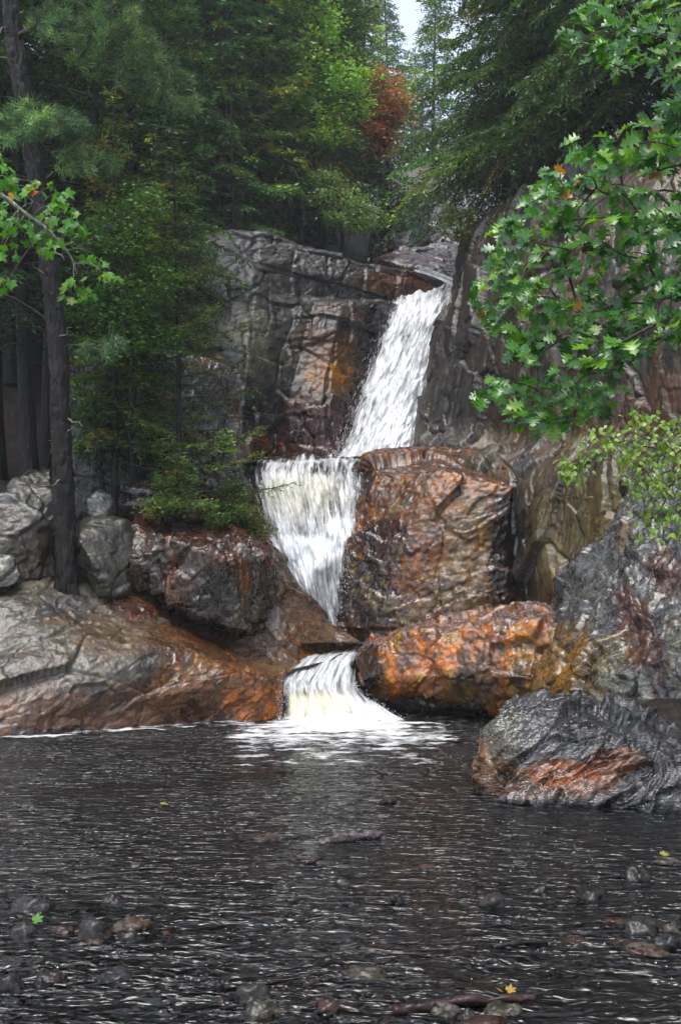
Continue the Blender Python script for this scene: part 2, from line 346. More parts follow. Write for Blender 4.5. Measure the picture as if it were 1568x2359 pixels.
def hull_mesh(hulls, voxel, smooth_it):
    bm = bmesh.new()
    for pts in hulls:
        vs = [bm.verts.new(p) for p in pts]
        r = bmesh.ops.convex_hull(bm, input=vs)
        bmesh.ops.delete(bm, geom=list({g for g in r['geom_interior'] + r['geom_unused'] if isinstance(g, bmesh.types.BMVert)}), context='VERTS')
    bmesh.ops.recalc_face_normals(bm, faces=bm.faces[:])
    me = bpy.data.meshes.new('hull'); bm.to_mesh(me); bm.free()
    o = bpy.data.objects.new('hull', me); COL.objects.link(o)
    md = o.modifiers.new('r', 'REMESH'); md.mode = 'VOXEL'; md.voxel_size = voxel; md.adaptivity = 0
    ev = o.evaluated_get(bpy.context.evaluated_depsgraph_get()); m2 = ev.to_mesh()
    V = np.zeros(len(m2.vertices) * 3, np.float32); m2.vertices.foreach_get('co', V)
    F = np.zeros(len(m2.loops), np.int32); m2.loops.foreach_get('vertex_index', F)
    V = V.reshape(-1, 3).astype(float); F = F.reshape(-1, 4)
    ev.to_mesh_clear(); bpy.data.objects.remove(o); bpy.data.meshes.remove(me)
    return laplace(V, F, smooth_it), F
def hull_rock(name, label, hulls, voxel=0.03, smooth_it=4, seed=1, base=GREY, layers=(), rough=0.42, mat=None, cat='rock', group=None, amp=1.0, gain=0.75, **kw):
    V, F = hull_mesh([[W(*p) if len(p) == 3 else WZ(p[0], p[1], p[2]) for p in h] for h in hulls], voxel, smooth_it)
    no = normals_of(V, F)
    V2 = V + no * (amp * rock_disp(V, no, seed, **kw))[:, None]
    no = normals_of(V2, F)
    col = paint(V2, no, base, layers, rough, seed, gain)
    c = V2.mean(0); c[2] = V2[:, 2].min()
    o = link(name, mesh_arrays(name, V2 - c, F, mat or M_ROCK, col), loc=c)
    return tag(o, label, cat, group)

def crom(P, n):
    """Catmull-Rom resample of control points along axis 0 to n points"""
    P = np.asarray(P, float); k = len(P)
    t = np.linspace(0, k - 1, n); i = np.minimum(t.astype(int), k - 2); f = (t - i).reshape((-1,) + (1,) * (P.ndim - 1))
    Q = np.concatenate([[2 * P[0] - P[1]], P, [2 * P[-1] - P[-2]]])
    a, b, c, d = Q[i], Q[i + 1], Q[i + 2], Q[i + 3]
    return 0.5 * (2 * b + (c - a) * f + (2 * a - 5 * b + 4 * c - d) * f ** 2 + (3 * b - a - 3 * c + d) * f ** 3)
def grid_faces(n, m, flip=False):
    i = np.arange(n * m).reshape(n, m)
    f = np.stack([i[:-1, :-1], i[:-1, 1:], i[1:, 1:], i[1:, :-1]], -1).reshape(-1, 4)
    return f[:, ::-1] if flip else f
def relief_rock(name, label, rows, spacing=0.03, seed=1, base=GREY, layers=(), rough=0.42, mat=None, cat='rock', thick=1.2, amp=1.0, lin=False, gain=0.75, fade_left=False, **kw):
    """rows run bottom to top, columns left to right; a shell closed at the back"""
    G = np.array([[W(*p) for p in r] for r in rows])
    ln = lambda A, ax: np.linalg.norm(np.diff(A, axis=ax), axis=2).sum(ax).max()
    n, m = int(ln(G, 0) / spacing) + 2, int(ln(G, 1) / spacing) + 2
    up_ = (lambda A, k: np.stack([np.stack([np.interp(np.linspace(0, len(A) - 1, k), np.arange(len(A)), A[:, j, c]) for c in range(3)], -1) for j in range(A.shape[1])], 1)) if lin else crom
    S = up_(G, n); S = up_(S.transpose(1, 0, 2), m).transpose(1, 0, 2)
    V = S.reshape(-1, 3); F = grid_faces(n, m)
    no = normals_of(V, F)
    ex = np.minimum(np.arange(m), np.arange(m)[::-1]) * spacing; ey = np.minimum(np.arange(n), np.arange(n)[::-1]) * spacing
    fade = (0.12 + 0.88 * smooth(0.0, 0.45, ex))[None, :] * (0.12 + 0.88 * smooth(0.0, 0.30, ey))[:, None]; fade = fade.ravel()
    V = V + no * (fade * amp * rock_disp(V, no, seed, **kw))[:, None]
    idx = np.arange(n * m).reshape(n, m)
    ring = np.concatenate([idx[0, :], idx[1:, -1], idx[-1, -2::-1], idx[-2:0:-1, 0]])
    K = max(4, int(thick / 0.06)); k = len(ring); b0 = len(V); nx = np.roll(np.arange(k), -1)
    cen0 = V[ring].mean(0); out = V[ring] - cen0; out[:, 1] = 0; out = unit(out)
    rings, skirts, prev = [], [], ring
    for j in range(1, K + 1):
        B = V[ring] + np.array((0, thick, -0.15 * thick)) * j / K
        B = B + out * (smooth(0, 3, j) * amp * 0.8 * rock_disp(B, out, seed, **kw))[:, None]
        cur = b0 + (j - 1) * k + np.arange(k); rings.append(B)
        skirts.append(np.stack([prev, cur, cur[nx], prev[nx]], 1)); prev = cur
    skirt = np.concatenate(skirts); cen = len(V) + k * K
    VV = np.concatenate([V] + rings + [rings[-1].mean(0)[None]])
    fan = np.stack([prev[nx], prev, np.full(k, cen)], 1)
    no = normals_of(VV, [F, skirt, fan])
    col = paint(VV, no, base, layers, rough, seed, gain)
    c = V.mean(0); c[2] = V[:, 2].min()
    o = link(name, mesh_arrays(name, VV - c, [F, skirt, fan], mat or M_ROCK, col), loc=c)
    return tag(o, label, cat)

# ------------------------------------------------------------------ ground
XA, XB, YA, YB, GS = -16.0, 16.0, -4.0, 46.0, 0.4
def _solve_ground():
    """membrane stretched over known heights"""
    nx, ny = int((XB - XA) / GS) + 1, int((YB - YA) / GS) + 1
    xs = XA + GS * np.arange(nx); ys = YA + GS * np.arange(ny); X, Y = np.meshgrid(xs, ys)
    Z = np.zeros((ny, nx)); fix = np.zeros((ny, nx), bool)
    def put(m, z): Z[m] = z if np.isscalar(z) else z[m]; fix[m] = True
    # pool and stream bed: between the left shore and the right shore
    left = np.interp(Y, [-4, 4, 8, 12.5, 13.6, 14.2, 15.5], [-7, -5.5, -4.7, -5.4, -5.6, -4, -1.0])
    right = np.interp(Y, [-4, 4, 8, 9.5, 11, 13, 15.5], [8, 4.5, 4.6, 4.2, 2.2, 2.0, 1.6])
    bed = np.interp(Y, [-4, 1, 2.5, 4, 6, 9, 12], [0.9, 0.3, -0.06, -0.13, -0.2, -0.4, -0.7])
    put((X > left) & (X < right) & (Y < 15.6), bed)
    put((np.abs(X + 0.2) < 0.9) & (Y > 15.5) & (Y < 18.8), -0.3)
    put((np.abs(X - 0.0) < 1.6) & (Y > 19.2) & (Y < 23.4), 2.6)
    put((X > 0.2) & (X < 3.2) & (Y > 16.0) & (Y < 20.0) & (X < 0.2 + (Y - 14.0) * 0.5), 0.0)
    put((X > 1.0 + (22.5 - Y) * 0.33) & (X < 1.8 + (22.5 - Y) * 0.36) & (Y > 13) & (Y < 22.5), 0.4)
    pts = [(-12, 14.6, 1.0), (-8, 14.8, 1.1), (-5, 15.2, 1.2), (-3.4, 15.4, 1.45), (-2.2, 16.0, 1.2), (-2.0, 16.6, 1.5), (-4.6, 16.6, 3.0), (-3.2, 17.0, 2.55), (-2.2, 17.4, 2.3), (-1.7, 17.9, 1.6),
           (-3.6, 18.2, 2.9), (-6, 17.0, 3.6), (-6, 19.5, 4.4), (-10, 18, 5.2), (-15, 18, 6.5), (-3.4, 20.5, 3.6), (-5, 21.5, 4.8), (-4.6, 24.3, 8.2), (-9, 24, 9), (-15, 26, 11),
           (-2.6, 25.9, 8.9), (-1.2, 26.3, 8.5), (0.3, 26.6, 7.9), (1.6, 26.6, 7.4), (2.8, 26.0, 7.4), (-4, 29, 10.6), (-0.5, 29, 9.8), (1.2, 29.5, 9.0), (2.6, 31, 9.2), (3.2, 35, 11), (2.6, 42, 15), (-6, 34, 13.5), (-0.5, 35, 12.5), (-10, 40, 20), (-15, 45, 26), (0, 45, 20), (6, 44, 20), (15, 45, 26),
           (3.4, 24.5, 9.3), (4.0, 22.6, 9.8), (4.8, 20.4, 9.9), (5.9, 18.6, 10.0), (6.9, 17.0, 10.2), (8, 16, 11), (6, 24, 11.5), (9, 20, 13), (13, 15, 15), (5.5, 29, 12), (8, 34, 16), (15, 25, 20), (15, 12, 13),
           (3.0, 13.3, 0.2), (3.4, 12.4, 0.35), (4.0, 11.8, 0.4), (3.4, 14.3, 0.6), (4.6, 13.4, 1.6), (5.2, 12.6, 1.6), (6.5, 11.5, 2.4), (4.6, 11.0, 0.5), (5.5, 10.0, 0.9), (7, 8.5, 1.6), (10, 10, 5), (15, 6, 6), (10, 3, 2), (15, -3, 3), (-15, -3, 1.0), (-15, 8, 1.6), (-15, 13, 1.2), (-8, 9.5, 1.2), (-6.5, 9.5, 0.7), (-7, 12.5, 0.9)]
    pts += [tuple(W(px, y + 14, d + 0.7)) for px, y, d in ((1090, 540, 25.0), (1100, 520, 23.6), (1150, 470, 22.6), (1220, 430, 21.4), (1320, 370, 19.8), (1450, 330, 18.4), (1600, 290, 17.2))]
    for x, y, z in pts:
        j, i = int(round((x - XA) / GS)), int(round((y - YA) / GS)); Z[i, j] = z; fix[i, j] = True
    U = np.where(fix, Z, 4.0)
    for it in range(2500):
        P = np.pad(U, 1, mode='edge')
        U = np.where(fix, Z, 0.25 * (P[:-2, 1:-1] + P[2:, 1:-1] + P[1:-1, :-2] + P[1:-1, 2:]))
    for it in range(3):
        P = np.pad(U, 1, mode='edge'); B = (P[:-2, 1:-1] + P[2:, 1:-1] + P[1:-1, :-2] + P[1:-1, 2:]) * 0.25; U = np.where(U < 0.1, U, 0.35 * U + 0.65 * B)
    return U
GZ = _solve_ground()
def ground_z(x, y):
    x = np.atleast_1d(np.asarray(x, float)); y = np.atleast_1d(np.asarray(y, float))
    cx = np.clip(x, XA, XB - 1e-3); cy = np.clip(y, YA, YB - 1e-3)
    fx = (cx - XA) / GS; fy = (cy - YA) / GS; j = np.minimum(fx.astype(int), GZ.shape[1] - 2); i = np.minimum(fy.astype(int), GZ.shape[0] - 2); fx -= j; fy -= i
    z = GZ[i, j] * (1 - fx) * (1 - fy) + GZ[i, j + 1] * fx * (1 - fy) + GZ[i + 1, j] * (1 - fx) * fy + GZ[i + 1, j + 1] * fx * fy
    return z + 0.03 * np.hypot(x - cx, y - cy)
def make_ground():
    def axis(a, b, c, d, fine, coarse):
        return np.concatenate([np.arange(a, b, coarse), np.arange(b, c, fine), np.arange(c, d + coarse, coarse)])
    xs = axis(-70, -13, 13, 70, 0.16, 2.0); ys = axis(-35, 2, 34, 100, 0.16, 2.0)
    X, Y = np.meshgrid(xs, ys); x, y = X.ravel(), Y.ravel()
    z = np.concatenate([ground_z(x[i:i + 20000], y[i:i + 20000]) for i in range(0, len(x), 20000)])
    p = np.stack([x, y, z], 1)
    up = smooth(0.1, 1.0, z)
    z = z + up * (0.16 * fbm(p * 1.1, 5, 4) + 0.05 * fbm(p * 5, 6, 3)) + (1 - up) * 0.05 * blocks(p * np.array((7, 7, 0)), 9, 0.4, 0.3)
    p[:, 2] = z
    col = np.tile(np.array((0.028, 0.016, 0.011, 0.6)), (len(p), 1))
    m = smooth(0.0, 0.35, fbm(p * 1.3, 8, 4))[:, None]; col = col * (1 - m) + np.array((0.046, 0.022, 0.014, 0.6)) * m
    m = (smooth(0.2, 0.5, fbm(p * 2.1, 18, 4)) * up)[:, None]; col = col * (1 - m) + np.array((0.022, 0.034, 0.012, 0.65)) * m
    bed = (1 - up)[:, None]; t = smooth(-0.3, 0.4, fbm(p * np.array((5, 5, 1)), 28, 3))[:, None]
    col = col * (1 - bed) + bed * (np.array((0.026, 0.019, 0.013, 0.5)) * (1 - t) + np.array((0.07, 0.045, 0.027, 0.5)) * t)
    o = link('ground', mesh_arrays('ground', p, grid_faces(len(ys), len(xs)), rock_material('forest_floor', 34, bump=0.8, bump_d=0.03), col))
    o['kind'] = 'structure'; o['label'] = 'dark forest floor and stream bed covered with brown needles'
make_ground()

# ------------------------------------------------------------------ rocks
# big sloping shore slab on the left bank
slab_rows = [
 [(-230, 1790, 13.2), (0, 1780, 13.5), (150, 1770, 13.8), (300, 1755, 14.2), (420, 1742, 14.6), (520, 1730, 15.0), (600, 1724, 15.25), (655, 1720, 15.4)],
 [(-230, 1705, 13.4), (0, 1698, 13.6), (150, 1690, 13.95), (300, 1680, 14.35), (420, 1670, 14.75), (520, 1662, 15.1), (600, 1658, 15.3), (655, 1656, 15.5)],
 [(-230, 1620, 13.5), (0, 1600, 13.75), (150, 1600, 14.05), (300, 1585, 14.35), (420, 1595, 14.65), (520, 1588, 15.0), (605, 1592, 15.25), (652, 1590, 15.55)],
 [(-230, 1520, 13.9), (0, 1500, 14.15), (150, 1500, 14.4), (300, 1495, 14.7), (420, 1515, 14.95), (530, 1530, 15.2), (620, 1552, 15.5), (670, 1550, 15.9)],
 [(-230, 1430, 14.4), (0, 1420, 14.6), (150, 1420, 14.9), (300, 1435, 15.3), (430, 1460, 15.6), (545, 1490, 15.9), (650, 1518, 16.2), (770, 1512, 16.5)],
 [(-230, 1370, 14.9), (0, 1362, 15.1), (150, 1372, 15.4), (300, 1382, 15.9), (430, 1415, 16.3), (560, 1445, 16.6), (690, 1462, 16.9), (828, 1482, 17.2)],
 [(-230, 1340, 15.7), (0, 1335, 15.9), (150, 1345, 16.3), (300, 1345, 16.8), (450, 1330, 17.2), (580, 1310, 17.5), (690, 1375, 17.6), (815, 1466, 17.55)],
 [(-230, 1340, 16.4), (0, 1340, 16.6), (150, 1345, 17.0), (300, 1330, 17.4), (450, 1295, 17.7), (610, 1265, 17.9), (705, 1372, 18.0), (805, 1468, 17.95)],
 [(-230, 1420, 16.9), (0, 1420, 17.1), (150, 1420, 17.4), (300, 1420, 17.8), (450, 1400, 18.1), (590, 1380, 18.3), (690, 1440, 18.3), (795, 1520, 18.2)],
]
relief_rock('shore_slab', 'broad grey and rust coloured slab sloping into the pool on the far bank', slab_rows, 0.022, 11, (0.165, 0.148, 0.115),
 [('noise', (0.9, 0.9, 0.9), -0.05, 0.3, (0.235, 0.22, 0.165), 0.8), ('noise', (3, 3, 3), 0.05, 0.3, (0.085, 0.08, 0.068), 0.8), ('noise', (8, 8, 8), 0.1, 0.3, (0.07, 0.068, 0.06), 0.6), ('noise', (10, 10, 10), 0.15, 0.3, (0.32, 0.31, 0.25), 0.6), ('noise', (1.5, 1.5, 1.5), 0.22, 0.34, DARK, 0.5),
  ('blob', (540, 1610, 15.1), (1.4, 1.4, 0.6), (0.48, 0.19, 0.030), 0.85, 0.6), ('blob', (640, 1560, 15.6), (0.6, 0.9, 0.5), (0.48, 0.19, 0.03), 0.75), ('noise', (4, 4, 4), 0.1, 0.35, BROWN, 0.5),
  ('blob', (520, 1470, 15.9), (1.5, 1.3, 0.35), (0.15, 0.062, 0.040), 0.95, 0.22), ('blob', (350, 1400, 15.8), (0.9, 0.8, 0.25), (0.13, 0.05, 0.032), 0.9, 0.35), ('blob', (700, 1430, 17.2), (1.0, 1.5, 0.8), (0.17, 0.075, 0.040), 0.95, 0.16),
  ('blob', (740, 1480, 16.9), (0.8, 1.0, 0.3), (0.24, 0.10, 0.035), 0.7, 0.16), ('noise', (1.2, 1.2, 6), 0.1, 0.3, (0.055, 0.03, 0.022), 0.45),
  ('noise', (0.8, 0.8, 1.6), 0.02, 0.22, (0.17, 0.105, 0.060), 0.75), ('z', 0.25, 0.85, (0.17, 0.075, 0.032), 0.85), ('z', 0.0, 0.10, (0.035, 0.018, 0.013), 0.85, 0.2), ('blob', (590, 1625, 15.2), (0.7, 0.7, 0.28), (0.72, 0.28, 0.03), 0.6),
  ('seam', (240, 1480, 14.6), (150, 1400, 15.1), 0.10, NEEDLES, 0.8), ('seam', (150, 1400, 15.1), (40, 1500, 14.3), 0.06, DARK, 0.6), ('seam', (230, 1560, 14.3), (420, 1530, 14.8), 0.07, DARK, 0.8), ('seam', (215, 1680, 14.1), (225, 1590, 14.2), 0.10, DARK, 0.8)],
 rough=0.75, gain=0.85, amps=(0.18, 0.09, 0.040, 0.016), size=(1.6, 1.3, 0.46, 0.13), aniso=(1.7, 1.2, 0.8), R=rot(0, -22, 10), crack=0.35)

hull_rock('block_boulder', 'dark brown angular boulder overhanging the wet slab', [[
 (300, 1205, 16.2), (320, 1186, 17.0), (480, 1190, 17.5), (630, 1245, 17.6), (642, 1292, 17.1), (612, 1276, 16.1), (527, 1290, 15.6), (400, 1246, 15.6), (294, 1290, 15.7),
 (296, 1358, 15.8), (420, 1402, 15.7), (578, 1466, 15.9), (612, 1418, 16.5), (638, 1352, 17.0), (420, 1390, 17.4), (300, 1350, 17.0), (640, 1380, 17.6), (640, 1300, 17.8)]],
 0.022, 3, 21, (0.10, 0.065, 0.048), [('noise', (2.5, 2.5, 0.7), 0.0, 0.3, (0.19, 0.078, 0.034), 0.8), ('noise', (3.5, 3.5, 0.8), 0.05, 0.3, (0.045, 0.040, 0.036), 0.8), ('noise', (5, 5, 1.5), 0.15, 0.4, (0.19, 0.175, 0.14), 0.55),
  ('up', 0.5, 0.85, (0.14, 0.066, 0.052), 0.8, 0.2), ('blob', (600, 1390, 16.3), (0.3, 0.6, 0.6), (0.085, 0.085, 0.070), 0.7), ('blob', (470, 1380, 15.7), (0.5, 0.6, 0.3), (0.05, 0.052, 0.045), 0.7)],
 rough=0.5, gain=0.95, amps=(0.09, 0.13, 0.085, 0.022), size=(1.4, 0.7, 0.34, 0.13), aniso=(0.8, 1, 1.3), R=rot(5, 12, 20), crack=0.7)

hull_rock('grey_boulder', 'upright grey boulder wedged between the leaning trunk and the dark brown block', [[
 (182, 1215, 15.6), (215, 1192, 15.8), (285, 1200, 15.9), (302, 1215, 16.1), (300, 1300, 15.8), (292, 1366, 15.7), (250, 1368, 15.4), (225, 1310, 15.3), (185, 1250, 15.3), (190, 1360, 16.2), (300, 1360, 16.6), (200, 1195, 16.8), (300, 1200, 16.9)]],
 0.024, 3, 31, (0.19, 0.175, 0.135), [('noise', (3, 3, 2), 0, 0.3, PALE, 0.7), ('noise', (4, 4, 1), 0.1, 0.35, BROWN, 0.6), ('noise', (2, 2, 2), 0.2, 0.4, (0.09, 0.10, 0.06), 0.5)], rough=0.75, gain=0.48, amps=(0.08, 0.09, 0.05, 0.016), crack=0.6)
hull_rock('grey_boulder', 'small pale boulder perched on top of the upright grey boulder', [[
 (200, 1150, 16.1), (225, 1130, 16.2), (262, 1150, 16.2), (272, 1180, 16.3), (240, 1196, 16.0), (205, 1190, 16.0), (205, 1190, 16.8), (270, 1185, 16.8), (230, 1140, 16.7)]],
 0.024, 2, 32, (0.22, 0.215, 0.19), [('noise', (4, 4, 4), 0, 0.3, (0.10, 0.10, 0.10), 0.7)], rough=0.5, amps=(0.05, 0.07, 0.04, 0.014))
hull_rock('grey_boulder', 'large lichened boulder at the left edge behind the leaning trunk', [
 [(22, 1115, 15.9), (60, 1078, 16.1), (122, 1075, 16.3), (135, 1130, 15.9), (130, 1210, 15.7), (95, 1190, 15.6), (30, 1145, 15.6), (20, 1200, 16.6), (140, 1200, 17.0), (120, 1085, 17.2)],
 [(-120, 1150, 15.5), (20, 1140, 15.6), (100, 1185, 15.5), (132, 1215, 15.6), (135, 1330, 15.7), (60, 1348, 15.4), (-120, 1340, 15.0), (-120, 1150, 17), (135, 1200, 17), (130, 1330, 16.8), (-120, 1340, 16.8)]],
 0.026, 3, 33, (0.17, 0.16, 0.125), [('noise', (1.5, 1.5, 1.5), 0, 0.3, (0.15, 0.085, 0.04), 0.8), ('noise', (3, 3, 3), 0.0, 0.3, (0.26, 0.25, 0.20), 0.7), ('noise', (2.5, 2.5, 2.5), 0.2, 0.4, DARK, 0.6)], rough=0.75, gain=0.42, amps=(0.10, 0.07, 0.05, 0.018), crack=0.4)
hull_rock('grey_boulder', 'low flat boulder at the left edge resting on the shore slab', [[
 (-100, 1290, 15.0), (30, 1280, 15.0), (52, 1320, 14.95), (40, 1352, 14.9), (-100, 1372, 14.7), (-100, 1370, 15.6), (55, 1340, 15.5), (30, 1285, 15.6)]],
 0.024, 3, 34, (0.20, 0.20, 0.16), [('noise', (3, 3, 3), 0, 0.3, PALE, 0.6), ('noise', (2, 2, 2), 0.1, 0.3, BROWN, 0.5)], rough=0.5, amps=(0.05, 0.06, 0.04, 0.014))

# left middle cliff and its slabs
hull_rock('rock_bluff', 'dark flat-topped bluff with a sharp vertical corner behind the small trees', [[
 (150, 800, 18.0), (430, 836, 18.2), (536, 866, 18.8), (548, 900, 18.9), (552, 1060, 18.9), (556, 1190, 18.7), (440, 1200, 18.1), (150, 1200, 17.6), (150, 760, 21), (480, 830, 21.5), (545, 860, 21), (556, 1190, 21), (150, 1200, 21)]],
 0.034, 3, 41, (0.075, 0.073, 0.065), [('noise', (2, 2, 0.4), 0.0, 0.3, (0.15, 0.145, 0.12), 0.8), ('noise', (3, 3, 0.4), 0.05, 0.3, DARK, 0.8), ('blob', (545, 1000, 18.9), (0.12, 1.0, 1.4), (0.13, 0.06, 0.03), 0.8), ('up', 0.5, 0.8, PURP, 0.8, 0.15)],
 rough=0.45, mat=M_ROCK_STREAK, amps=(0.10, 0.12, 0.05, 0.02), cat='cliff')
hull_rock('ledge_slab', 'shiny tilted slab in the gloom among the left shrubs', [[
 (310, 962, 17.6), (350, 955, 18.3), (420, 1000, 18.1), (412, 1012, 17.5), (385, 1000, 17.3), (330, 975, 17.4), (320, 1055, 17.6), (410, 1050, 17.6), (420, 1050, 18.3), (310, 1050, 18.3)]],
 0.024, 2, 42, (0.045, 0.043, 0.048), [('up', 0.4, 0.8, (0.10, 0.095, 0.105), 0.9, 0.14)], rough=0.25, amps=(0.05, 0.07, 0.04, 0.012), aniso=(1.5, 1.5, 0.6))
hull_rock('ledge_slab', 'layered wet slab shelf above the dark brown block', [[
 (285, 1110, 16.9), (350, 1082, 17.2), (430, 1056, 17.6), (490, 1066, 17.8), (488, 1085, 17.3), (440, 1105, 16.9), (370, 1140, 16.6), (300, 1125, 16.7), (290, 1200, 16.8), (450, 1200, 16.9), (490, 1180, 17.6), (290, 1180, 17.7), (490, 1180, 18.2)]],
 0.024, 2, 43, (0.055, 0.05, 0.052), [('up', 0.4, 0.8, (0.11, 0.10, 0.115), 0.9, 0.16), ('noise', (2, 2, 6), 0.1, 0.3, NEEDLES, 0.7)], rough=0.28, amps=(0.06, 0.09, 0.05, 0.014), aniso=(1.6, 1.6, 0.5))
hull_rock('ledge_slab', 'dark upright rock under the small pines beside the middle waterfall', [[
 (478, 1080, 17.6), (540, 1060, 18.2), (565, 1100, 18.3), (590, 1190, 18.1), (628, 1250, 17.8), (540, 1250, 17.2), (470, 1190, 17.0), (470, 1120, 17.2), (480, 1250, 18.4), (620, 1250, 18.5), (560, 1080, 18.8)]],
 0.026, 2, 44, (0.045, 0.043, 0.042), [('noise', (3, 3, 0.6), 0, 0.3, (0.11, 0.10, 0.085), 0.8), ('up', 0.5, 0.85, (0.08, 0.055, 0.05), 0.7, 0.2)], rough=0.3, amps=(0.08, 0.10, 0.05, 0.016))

# grey wall behind the falls
wall_rows = [
 [(300, 1200, 21.2), (440, 1200, 21.5), (560, 1200, 21.6), (640, 1200, 22.4), (680, 1200, 22.2), (760, 1200, 22.0), (840, 1200, 22.2), (930, 1200, 22.9), (1020, 1200, 22.9), (1110, 1200, 22.7)],
 [(300, 1050, 21.3), (440, 1050, 21.6), (560, 1050, 21.8), (635, 1050, 22.6), (670, 1050, 22.3), (750, 1050, 22.1), (830, 1052, 22.35), (930, 1050, 23.0), (1020, 1050, 23.0), (1110, 1050, 22.8)],
 [(300, 930, 21.8), (440, 930, 22.0), (560, 930, 22.2), (630, 930, 23.0), (665, 930, 22.5), (740, 930, 22.4), (820, 930, 22.9), (920, 930, 23.5), (1010, 930, 23.4), (1100, 930, 23.2)],
 [(300, 820, 22.2), (440, 820, 22.3), (570, 820, 22.5), (645, 820, 23.2), (690, 820, 22.9), (760, 820, 22.9), (840, 820, 23.5), (930, 820, 24.1), (1010, 820, 24.0), (1100, 820, 23.8)],
 [(300, 730, 22.6), (440, 735, 22.7), (580, 735, 23.0), (680, 735, 23.6), (715, 735, 23.2), (780, 735, 23.2), (850, 735, 23.8), (940, 735, 24.7), (1030, 730, 24.6), (1100, 730, 24.5)],
 [(300, 690, 22.9), (440, 695, 22.9), (590, 690, 23.3), (690, 702, 23.9), (725, 702, 23.4), (790, 700, 23.5), (870, 703, 23.9), (950, 696, 25.0), (1040, 690, 25.0), (1100, 690, 25.0)],
 [(300, 640, 23.1), (440, 650, 23.1), (590, 650, 23.5), (690, 690, 24.3), (740, 690, 24.5), (800, 690, 24.6), (880, 690, 24.9), (960, 690, 25.2), (1040, 684, 25.4), (1100, 680, 25.6)],
 [(300, 575, 23.4), (440, 580, 23.4), (600, 590, 23.9), (690, 625, 24.3), (762, 640, 24.5), (800, 640, 24.6), (880, 650, 24.9), (960, 665, 25.2), (1035, 682, 25.4), (1100, 678, 25.8)],
 [(300, 540, 23.9), (450, 540, 23.9), (610, 540, 24.3), (690, 572, 24.5), (762, 592, 24.7), (800, 596, 24.8), (880, 612, 25.1), (960, 636, 25.4), (1040, 678, 25.6), (1100, 676, 26.2)],
 [(300, 545, 24.8), (450, 545, 24.8), (610, 536, 25.4), (690, 570, 25.6), (762, 592, 25.8), (800, 598, 25.9), (880, 616, 26.1), (960, 640, 26.3), (1040, 682, 26.5), (1100, 682, 27.0)],
]
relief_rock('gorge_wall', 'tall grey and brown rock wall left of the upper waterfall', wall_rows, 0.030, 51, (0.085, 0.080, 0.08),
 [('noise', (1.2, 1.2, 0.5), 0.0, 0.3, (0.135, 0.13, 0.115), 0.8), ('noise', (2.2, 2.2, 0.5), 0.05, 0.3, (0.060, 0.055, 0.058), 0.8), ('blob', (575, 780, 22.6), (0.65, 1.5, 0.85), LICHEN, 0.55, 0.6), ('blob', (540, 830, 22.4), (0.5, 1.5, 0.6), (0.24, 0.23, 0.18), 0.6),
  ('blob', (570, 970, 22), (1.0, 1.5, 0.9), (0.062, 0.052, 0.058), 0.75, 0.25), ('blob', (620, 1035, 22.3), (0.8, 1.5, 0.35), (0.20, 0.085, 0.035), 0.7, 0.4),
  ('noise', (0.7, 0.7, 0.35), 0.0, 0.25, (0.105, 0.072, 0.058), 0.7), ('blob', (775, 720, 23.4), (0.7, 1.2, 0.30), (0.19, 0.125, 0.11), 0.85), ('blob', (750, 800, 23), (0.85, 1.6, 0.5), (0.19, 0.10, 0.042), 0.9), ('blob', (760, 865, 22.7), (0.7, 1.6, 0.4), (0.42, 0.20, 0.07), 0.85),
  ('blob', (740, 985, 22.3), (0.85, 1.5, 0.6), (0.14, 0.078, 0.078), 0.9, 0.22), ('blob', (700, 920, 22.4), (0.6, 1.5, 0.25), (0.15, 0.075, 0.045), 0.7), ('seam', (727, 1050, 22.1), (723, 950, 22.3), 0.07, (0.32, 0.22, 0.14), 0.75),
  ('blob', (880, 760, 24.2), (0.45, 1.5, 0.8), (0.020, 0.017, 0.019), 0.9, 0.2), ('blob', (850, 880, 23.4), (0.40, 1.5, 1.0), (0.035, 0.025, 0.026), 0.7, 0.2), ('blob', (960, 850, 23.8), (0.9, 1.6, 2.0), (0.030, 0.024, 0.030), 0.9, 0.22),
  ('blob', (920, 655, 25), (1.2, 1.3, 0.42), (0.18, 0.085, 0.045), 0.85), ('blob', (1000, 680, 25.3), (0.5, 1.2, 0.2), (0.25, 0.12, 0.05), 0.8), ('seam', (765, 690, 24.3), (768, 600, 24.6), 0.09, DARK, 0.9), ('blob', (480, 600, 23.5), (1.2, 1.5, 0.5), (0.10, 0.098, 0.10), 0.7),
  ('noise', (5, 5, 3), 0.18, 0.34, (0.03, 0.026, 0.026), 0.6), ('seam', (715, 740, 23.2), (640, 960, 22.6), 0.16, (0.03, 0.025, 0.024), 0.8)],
 lin=True, rough=0.75, mat=M_ROCK_FAR, cat='cliff', thick=1.0, amps=(0.07, 0.07, 0.030, 0.016), size=(2.6, 1.0, 0.42, 0.16), aniso=(1.2, 1.2, 0.9), R=rot(0, -12, 25), crack=0.9, block=(0.06, (0.8, 1.0, 0.55), 9, 20))

